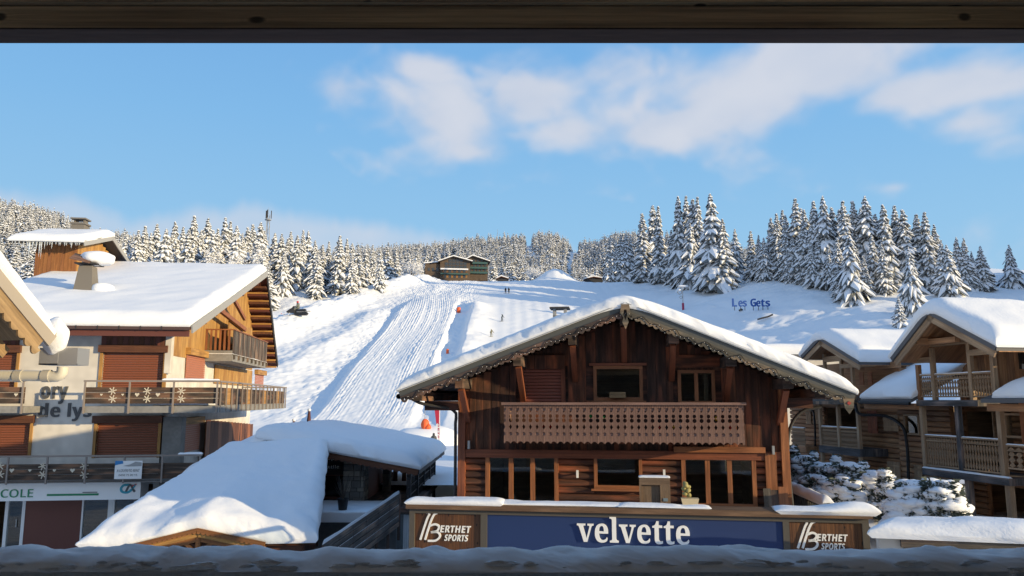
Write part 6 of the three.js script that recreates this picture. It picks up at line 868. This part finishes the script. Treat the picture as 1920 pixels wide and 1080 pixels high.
// mountain house on the crest
{
  const d = 300, c = P(855, 520, d), s = d / FL, HF = new Frame(c.x, c.y - 3, -d, 8 * D2R), t = thing('mountain_house', 'large timber house with glazed gable on the crest in front of the forest', 'house', HF.pos, HF.turn);
  const px = (u, v, z = 0) => HF.at(u, v, z), R = (u0, v0, u1, v1, z = 0) => HF.rect(u0, v0, u1, v1, z), wd = wood(.17, .12, .085), wd2 = wood(.30, .15, .07); M.hg = paint(.05, .06, .07, .2); M.teal2 = paint(.04, .10, .09, .5);
  const gableHouse = (u0, u1, up, vp, ve, vb, z, dep, mat) => { const a = px(u0, ve, z), p = px(up, vp, z), b = px(u1, ve, z), y0 = 0; part(t, 'wall', prism([[a[0] + .5, y0], [b[0] - .5, y0], [b[0] - .5, b[1] - .2], [p[0], p[1] - .3], [a[0] + .5, a[1] - .2]], z - dep, z), mat); part(t, 'roof', [prism([[a[0] - .5, a[1] - .2], p, [p[0], p[1] - .3], [a[0] - .5, a[1] - .5]], z - dep - .5, z + 1.2), prism([p, [b[0] + .5, b[1] - .2], [b[0] + .5, b[1] - .5], [p[0], p[1] - .3]], z - dep - .5, z + 1.2)], M.dark); part(t, 'snow', [prism([[a[0] - .4, a[1] - .18], [p[0], p[1] + .02], [p[0], p[1] + .42], [a[0] - .4, a[1] + .22]], z - dep - .4, z + 1.1), prism([[p[0], p[1] + .02], [b[0] + .4, b[1] - .18], [b[0] + .4, b[1] + .22], [p[0], p[1] + .42]], z - dep - .4, z + 1.1)], M.snowFar); };
  gableHouse(868, 917, 886, 480, 490, 520, -3, 12, wd); gableHouse(823, 884, 850, 481, 490, 522, 2, 16, wd);
  { const r = R(797, 494, 826, 522, 1); part(t, 'wall', box(r.x0, r.x1 + .2, 0, r.y1, -11, 1), wd); part(t, 'roof', prism([[r.x0 - .6, r.y1 - .1], [r.x1 + .3, r.y1 + .7], [r.x1 + .3, r.y1 + 1.1], [r.x0 - .6, r.y1 + .3]], -11.5, 1.6), M.snowFar); }
  // glazing of the gable: panes between timbers
  const z = 2.02; for (let j = 0; j < 3; j++) for (let i = 0; i < 6; i++) { const u0 = 834 + i * 7, v0 = 485 + j * 6; if (j === 0 && (i < 1 || i > 4)) continue; const r = R(u0, v0 + 1, u0 + 6, v0 + 6, z); part(t, 'window_pane', box(r.x0, r.x1, r.y0, r.y1, 2.0, 2.06), M.hg); }
  for (const [v0, v1, m] of [[505, 511, wd2], [515, 521, wood(.5, .25, .08)]]) { const r = R(830, v0, 876, v1, z); part(t, 'wall_panel', box(r.x0, r.x1, r.y0, r.y1, 2.0, 2.08), m); for (let i = 0; i < 5; i++) { const w = R(832 + i * 9, v0 + .5, 837 + i * 9, v1, z); part(t, 'window', box(w.x0, w.x1, w.y0, w.y1, 2.08, 2.12), M.hg); } } for (const v of [503, 512]) { const r = R(826, v, 878, v + 2.4, 3.2); part(t, 'balcony', box(r.x0, r.x1, r.y0, r.y1, 2.0, 3.2), v === 503 ? M.snowFar : M.teal2); }
  for (const v of [491, 500, 509]) { const r = R(876, v, 914, v + 3.6, -2); part(t, 'balcony', box(r.x0, r.x1, r.y0, r.y1, -3, -2), M.teal2); for (let i = 0; i < 5; i++) { const w = R(880 + i * 7, v - 4, 884 + i * 7, v - .3, -2.95); part(t, 'window', box(w.x0, w.x1, w.y0, w.y1, -3, -2.9), M.hg); } } for (let i = 0; i < 3; i++) { const w = R(802 + i * 8, 502, 806 + i * 8, 508, 1.05); part(t, 'window', box(w.x0, w.x1, w.y0, w.y1, 1, 1.06), M.hg); }
}
// small half-buried huts on the crest
for (const [u0, u1, vt, vb, d, lab] of [[931, 953, 516, 527, 296, 'small dark hut half buried in snow right of the mountain house'], [1096, 1138, 519, 528, 296, 'long low snow-roofed shed near the crest left of the tall trio']]) { const a = P(u0, vb, d), b = P(u1, vt, d), t = thing('snowy_hut', lab, 'hut', [a.x, land(a.x, d) - .5, -d]), w = b.x - a.x, h = b.y - a.y + .5; part(t, 'wall', box(.3, w - .3, -2, h, -4, 0), M.dark); part(t, 'roof', prism([[-.2, h - .2], [w * .4, h + .7], [w + .2, h - .1], [w + .2, h + .1], [w * .4, h + 1], [-.2, h]], -4.5, .4), M.brownWood); part(t, 'snow', prism([[-.2, h], [w * .4, h + 1], [w + .2, h + .1], [w, h + .5], [w * .4, h + 1.5], [0, h + .5]], -4.4, .3), M.snowFar); }
// radio mast and thin antenna behind the trees
{ const d = 290, b = P(500, 470, d), tp = P(500, 402, d), s = d / FL, t = thing('radio_mast', 'grey lattice radio mast with antenna panels above the left hand spruces', 'mast', [b.x, 40, -d]), h = tp.y - 40; for (let k = 0; k < 3; k++) { const a = k * 2.094, r0 = 1.1, r1 = .6; part(t, 'leg', cyl(V(Math.cos(a) * r0, 0, Math.sin(a) * r0), V(Math.cos(a) * r1, h, Math.sin(a) * r1), .14, .1, 6), M.grey); for (let j = 0; j < 9; j++) { const c = a + 2.094, y0 = h * j / 9, y1 = h * (j + 1) / 9, q0 = lerp(r0, r1, j / 9), q1 = lerp(r0, r1, (j + 1) / 9); part(t, 'brace', cyl(V(Math.cos(a) * q0, y0, Math.sin(a) * q0), V(Math.cos(c) * q1, y1, Math.sin(c) * q1), .05, .05, 4), M.grey); } part(t, 'antenna_panel', box(-.18, .18, h - 1.5, h + 1.6, 1.0, 1.25).rotateY(a), M.dark); } part(t, 'platform', new THREE.CylinderGeometry(1.3, 1.2, .25, 12).translate(0, h - 2.2, 0), M.grey); part(t, 'whip', cyl(V(0, h, 0), V(0, h + 2.8, 0), .07, .03, 5), M.grey);
  const d2 = 520, p = P(933, 470, d2), q = P(933, 430, d2); const w = thing('thin_antenna', 'very thin antenna standing above the woods right of the mountain house', 'antenna', [p.x, p.y - 20, -d2]); part(w, 'mast', cyl(V(0, 0, 0), V(0, q.y - p.y + 20, 0), .16, .1, 6), M.grey); part(w, 'stay', cyl(V(-3, 12, 0), V(0, q.y - p.y + 18, 0), .04, .04, 4), M.grey); }
// lift pylon, cables, markers, banner, safety pads
{
  const a = onSlope(1281, 581), d = -a.z, tp = P(1281, 536, d), t = thing('lift_pylon', 'snow-crusted ski lift pylon with red pad below the tall spruces', 'pylon', [a.x, a.y - .3, a.z]), h = tp.y - a.y; part(t, 'pole', cyl(V(0, 0, 0), V(0, h, 0), .14, .1, 8), M.steel); part(t, 'pad', cyl(V(0, .2, 0), V(0, 2.1, 0), .3, .3, 10), paint(.35, .03, .08)); part(t, 'cross_arm', box(-1.3, 1.5, h - .1, h + .1, -.1, .1), M.steel); part(t, 'pulley', [new THREE.TorusGeometry(.55, .09, 6, 20).translate(-.8, h - 1.4, 0).toNonIndexed(), new THREE.TorusGeometry(.35, .07, 6, 16).translate(-.5, h - 2.8, 0).toNonIndexed()], M.grey); part(t, 'snow', [lump(.2, h + .25, 0, 1.6, .28, .4, 2, .3, 2), lump(-.9, h - .8, 0, .4, .25, .3, 3, .3, 1)], M.treeSnow);
  const c0 = thing('lift_cable', 'upper of the two frosted lift cables crossing in front of the right hand wood', 'cable', [0, 0, 0]); part(c0, 'cable', tube([P(1466, 478, 205), P(1520, 493, 200), P(1620, 528, 190), P(1790, 585, 170)], .055, 5, 40), M.treeSnow); const c1 = thing('lift_cable', 'lower of the two frosted lift cables crossing in front of the right hand wood', 'cable', [0, 0, 0]); part(c1, 'cable', tube([P(1466, 484, 205), P(1530, 506, 200), P(1620, 538, 190), P(1790, 605, 170)], .06, 5, 40), M.treeSnow);
  const org = paint(.75, .12, .03, .6); const o = onSlope(860, 587), w = thing('piste_marker', 'orange rounded piste marker at the bend of the upper slope', 'marker', [o.x, o.y, o.z]); part(w, 'drum', new THREE.LatheGeometry([[0, 0], [.55, 0], [.55, 1.2], [.45, 1.5], [0, 1.55]].map(q => new THREE.Vector2(...q)), 14), org); const o2 = onSlope(839, 664), w2 = thing('piste_marker', 'small red piste marker half hidden by the left chalet eave', 'marker', [o2.x, o2.y, o2.z]); part(w2, 'drum', new THREE.LatheGeometry([[0, 0], [.3, 0], [.3, .8], [.2, 1.0], [0, 1]].map(q => new THREE.Vector2(...q)), 12), org);
  const g = V(P(797, 800, 95).x, 0, -95); g.y = P(797, 806, 95).y; const mt = thing('safety_mattress', 'orange safety mattress wrapped round a pole at the foot of the slope', 'safety pad', [g.x, g.y, g.z]); part(mt, 'pad', [lump(0, .6, 0, .5, .75, .4, 3, .25, 3), lump(.35, .3, .1, .4, .45, .35, 7, .25, 2)], org); part(mt, 'pole', cyl(V(-.05, 0, 0), V(-.05, 2.6, 0), .04, .03), M.grey); solo('snow_mound', lump(g.x, g.y - 1.6, g.z - 1, 5, 2.0, 3, 4, .2, 3), M.snowFar, null, null, null, 'structure');
  const fd = 78, f0 = P(822, 868, fd), f1 = P(818, 764, fd), fl = thing('feather_banner', 'red and white feather banner at the foot of the slope', 'banner', [f0.x, f0.y, -fd]), fh = f1.y - f0.y; part(fl, 'pole', cyl(V(.18, 0, 0), V(-.1, fh + .1, 0), .03, .02), M.white); const top = [[-.5, fh], [.12, fh + .02]], sh = prism([[-.48, fh], [.1, fh + .05], [.14, fh * .3], [.0, fh * .32]], -.015, .015); part(fl, 'cloth', sh, paint(.75, .74, .74)); part(fl, 'red_field', [prism([[-.48, fh], [.02, fh + .04], [.02, fh * .72], [-.26, fh * .7]], .015, .03)], paint(.45, .02, .05)); part(fl, 'lettering', letters('GETS', 'sans_bold', 0, fh * .28, 0, .16, 0, .01).rotateZ(-Math.PI / 2).translate(-.1, fh * .72, .015), paint(.45, .05, .08)); const rp = P(823, 874, 66), red = thing('red_panel', 'plain red panel standing between the gallery roof and the dark chalet', 'panel', [rp.x, rp.y - 1, -66]); part(red, 'panel', prism([[-.22, 0], [.22, 0], [.22, 1.75], [.17, 1.8], [-.17, 1.8], [-.22, 1.75]], -.04, .04), paint(.5, .02, .03)); part(red, 'base', box(-.3, .3, -.3, 0, -.2, .2), M.dark);
}
// closed parasols on the terrace behind the gallery
for (const [u, vt, d, lab] of [[551, 787, 46, 'shorter closed dark red parasol behind the gallery roof'], [580, 768, 44, 'taller closed dark red parasol behind the gallery roof']]) { const p = P(u, vt, d), t = thing('closed_parasol', lab, 'parasol', [p.x, p.y - 2.6, p.z], 0, 'closed parasols behind the gallery'); part(t, 'pole', cyl(V(0, -.6, 0), V(0, 2.5, 0), .03), M.dark); part(t, 'folded_canopy', (() => { const g = new THREE.CylinderGeometry(.05, .2, 1.9, 16, 6), q = g.attributes.position; for (let i = 0; i < q.count; i++) { const a = Math.atan2(q.getZ(i), q.getX(i)), k = 1 + .22 * Math.cos(a * 8); q.setX(i, q.getX(i) * k); q.setZ(i, q.getZ(i) * k); } g.computeVertexNormals(); return g.translate(0, 1.6, 0); })(), paint(.09, .03, .03, .8)); part(t, 'snow', lump(0, 2.58, 0, .1, .09, .1, 3, .2, 1), M.snow); part(t, 'foot', cyl(V(0, -.9, 0), V(0, -.6, 0), .3, .25, 12), M.concrete); }
// frosted broadleaf trees
M.twig = new THREE.MeshStandardMaterial({ color: lin(.80, .80, .80), roughness: .95 });
function frostTree(label, u, vt, d, wpx, seed, base) { const r = rng(seed), p = P(u, 520, d), y = base ?? land(p.x, d), h = P(u, vt, d).y - y, w = wpx / FL * d, t = thing('frosted_tree', label, 'tree', [p.x, y - .3, -d], 0, 'frosted broadleaf trees'), limbs = [], tw = []; const tri = (a, b, c) => tw.push(...a, ...b, ...c);
  for (let k = 0; k < 26; k++) { const a = r() * 6.28, f = .25 + .75 * r(), rr = w * (.3 + .7 * r()) * .85, q = V(Math.cos(a) * rr, h * f * .9, Math.sin(a) * rr); limbs.push(cyl(V(0, h * .12 * (1 + r()), 0), q, .09, .03, 4)); for (let j = 0; j < 90; j++) { const c = q.clone().multiplyScalar(.55 + .5 * r()).add(V((r() - .5) * w * .5, (r() - .4) * h * .22, (r() - .5) * w * .5)), L = .35 + .5 * r(), b = r() * 6.28, e = V(Math.cos(b) * L, (r() - .3) * L, Math.sin(b) * L), n = .05 + .05 * r(); tri([c.x, c.y, c.z], [c.x + e.x, c.y + e.y, c.z + e.z], [c.x + e.x * .5, c.y + e.y * .5 + n * 2, c.z + e.z * .5 + n]); } }
  part(t, 'trunk', [cyl(V(0, -.3, 0), V(0, h * .5, 0), .16, .08, 6), ...limbs], M.bark); part(t, 'crown', soup(tw), M.twig); return t; }
frostTree('round frosted white tree just left of the mountain house', 772, 483, 288, 26, 5); frostTree('frosted bush on the crest left of the round white tree', 692, 488, 280, 20, 6); frostTree('golden frosted thicket behind the left hand roof ridge, left part', 400, 452, 215, 30, 7); frostTree('golden frosted thicket behind the left hand roof ridge, middle part', 440, 462, 212, 28, 8); frostTree('pale frosted thicket behind the right end of the left hand roof', 478, 448, 214, 28, 9); frostTree('frosted bush right of the mountain house at the crest', 1002, 500, 296, 18, 10);
// bare dark patches poking through the snow
for (const [u, v, l, an, lab] of [[1435, 600, 3.6, -.35, 'dark fallen branch lying in the snow below the letters'], [1389, 585, .9, .1, 'small dark stump in the snow below the letters']]) { const p = onSlope(u, v), t = thing('fallen_branch', lab, 'branch', [p.x, p.y, p.z]); part(t, 'bough', [tube([[-l / 2, .1, 0], [-l / 5, .35 - an * .2, .1], [l / 5, .4 - an * l * .3, 0], [l / 2, .5 - an * l * .6, 0]], .22, 6, 16), tube([[-l / 6, .3, 0], [l / 8, .8, .2]], .1, 5, 6)], M.dark); }
// ---------------------------------------------------------------- our own balcony
{
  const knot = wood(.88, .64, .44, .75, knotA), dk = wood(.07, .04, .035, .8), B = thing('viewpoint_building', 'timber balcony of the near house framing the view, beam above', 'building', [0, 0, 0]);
  const yb = P(960, 52, 2.5).y, yg = P(960, 9, 2.5).y;
  part(B, 'ceiling_beam', box(-5, 5, yb, yg - .006, -2.6, -2.5), knot); part(B, 'ceiling_beam', box(-5, 5, yg, yg + .22, -2.6, -2.48), knot);
  part(B, 'underside_shade_strip', box(-5, 5, yb - .006, yb, -2.604, -2.5), dk);  // shade of the beam underside, painted as a thin dark strip
  part(B, 'ceiling', box(-9, 9, yg + .22, yg + .32, -2.76, 3.1), knot); part(B, 'roof', prismX([[-2.86, yg + .40], [3.1, yg + 1.6], [7, yg + 3], [13, yg + .4], [13, yg + .2], [-2.86, yg + .34]], -9.5, 9.5), M.slate);
  part(B, 'wall', [box(-9, 9, 0, yg + .22, 2.9, 3.1), box(-9, 9, 0, yg + .3, 12.5, 12.7), box(-9, -8.8, 0, yg + .3, 3.1, 12.5), box(8.8, 9, 0, yg + .3, 3.1, 12.5), box(5.2, 5.4, 0, yg + .2, -2.75, 2.9)], M.plaster); part(B, 'floor', box(-9, 9, 4.9, 5.05, -2.5, 2.9), M.paleGrey); for (const x of [-4.6, 4.6]) part(B, 'post', box(x - .1, x + .1, 0, yg, -2.6, -2.4), knot);
  part(B, 'snow', snow((s, t) => [lerp(-8.5, 8.5, s), 5.05, lerp(-2.3, 1.6, t)], 17, 3.9, .06, { rim: .5, step: .4, amp: .02, rough: .02, over: 0, drop: 0, seed: 66, flip: true }), M.snow);  // unseen floor snow, added to bounce light up onto the beam
  // railing with a crest of snow
  const yr = P(960, 1067, 2.4).y; part(B, 'handrail', box(-4.5, 4.5, yr - .1, yr, -2.46, -2.32), dk); for (let k = 0; k < 60; k++) part(B, 'baluster', box(-4.45 + k * .15, -4.45 + k * .15 + .1, 5.1, yr - .1, -2.41, -2.38, 1), dk);
  part(B, 'snow', snow((s, t) => { const x = lerp(-4.5, 4.5, s); return [x, yr, lerp(-2.31, -2.5, t)]; }, 9, .19, .052, { rim: .085, step: .018, amp: .012, rough: .022, over: .03, drop: .004, seed: 61, flip: true, fine: 13 }), M.snow);
  const r = rng(63), cl = []; for (let k = 0; k < 130; k++) { const x = -2 + 4 * r(), s = .006 + .016 * r() * r(); cl.push(lump(x, yr + .004 + .035 * r(), -2.312 - .004 * r(), s * (1.5 + 2 * r()), s * .6, s * .6, k, .7, 3)); } part(B, 'snow', cl, M.snow);
}
renderer.render(scene, camera);
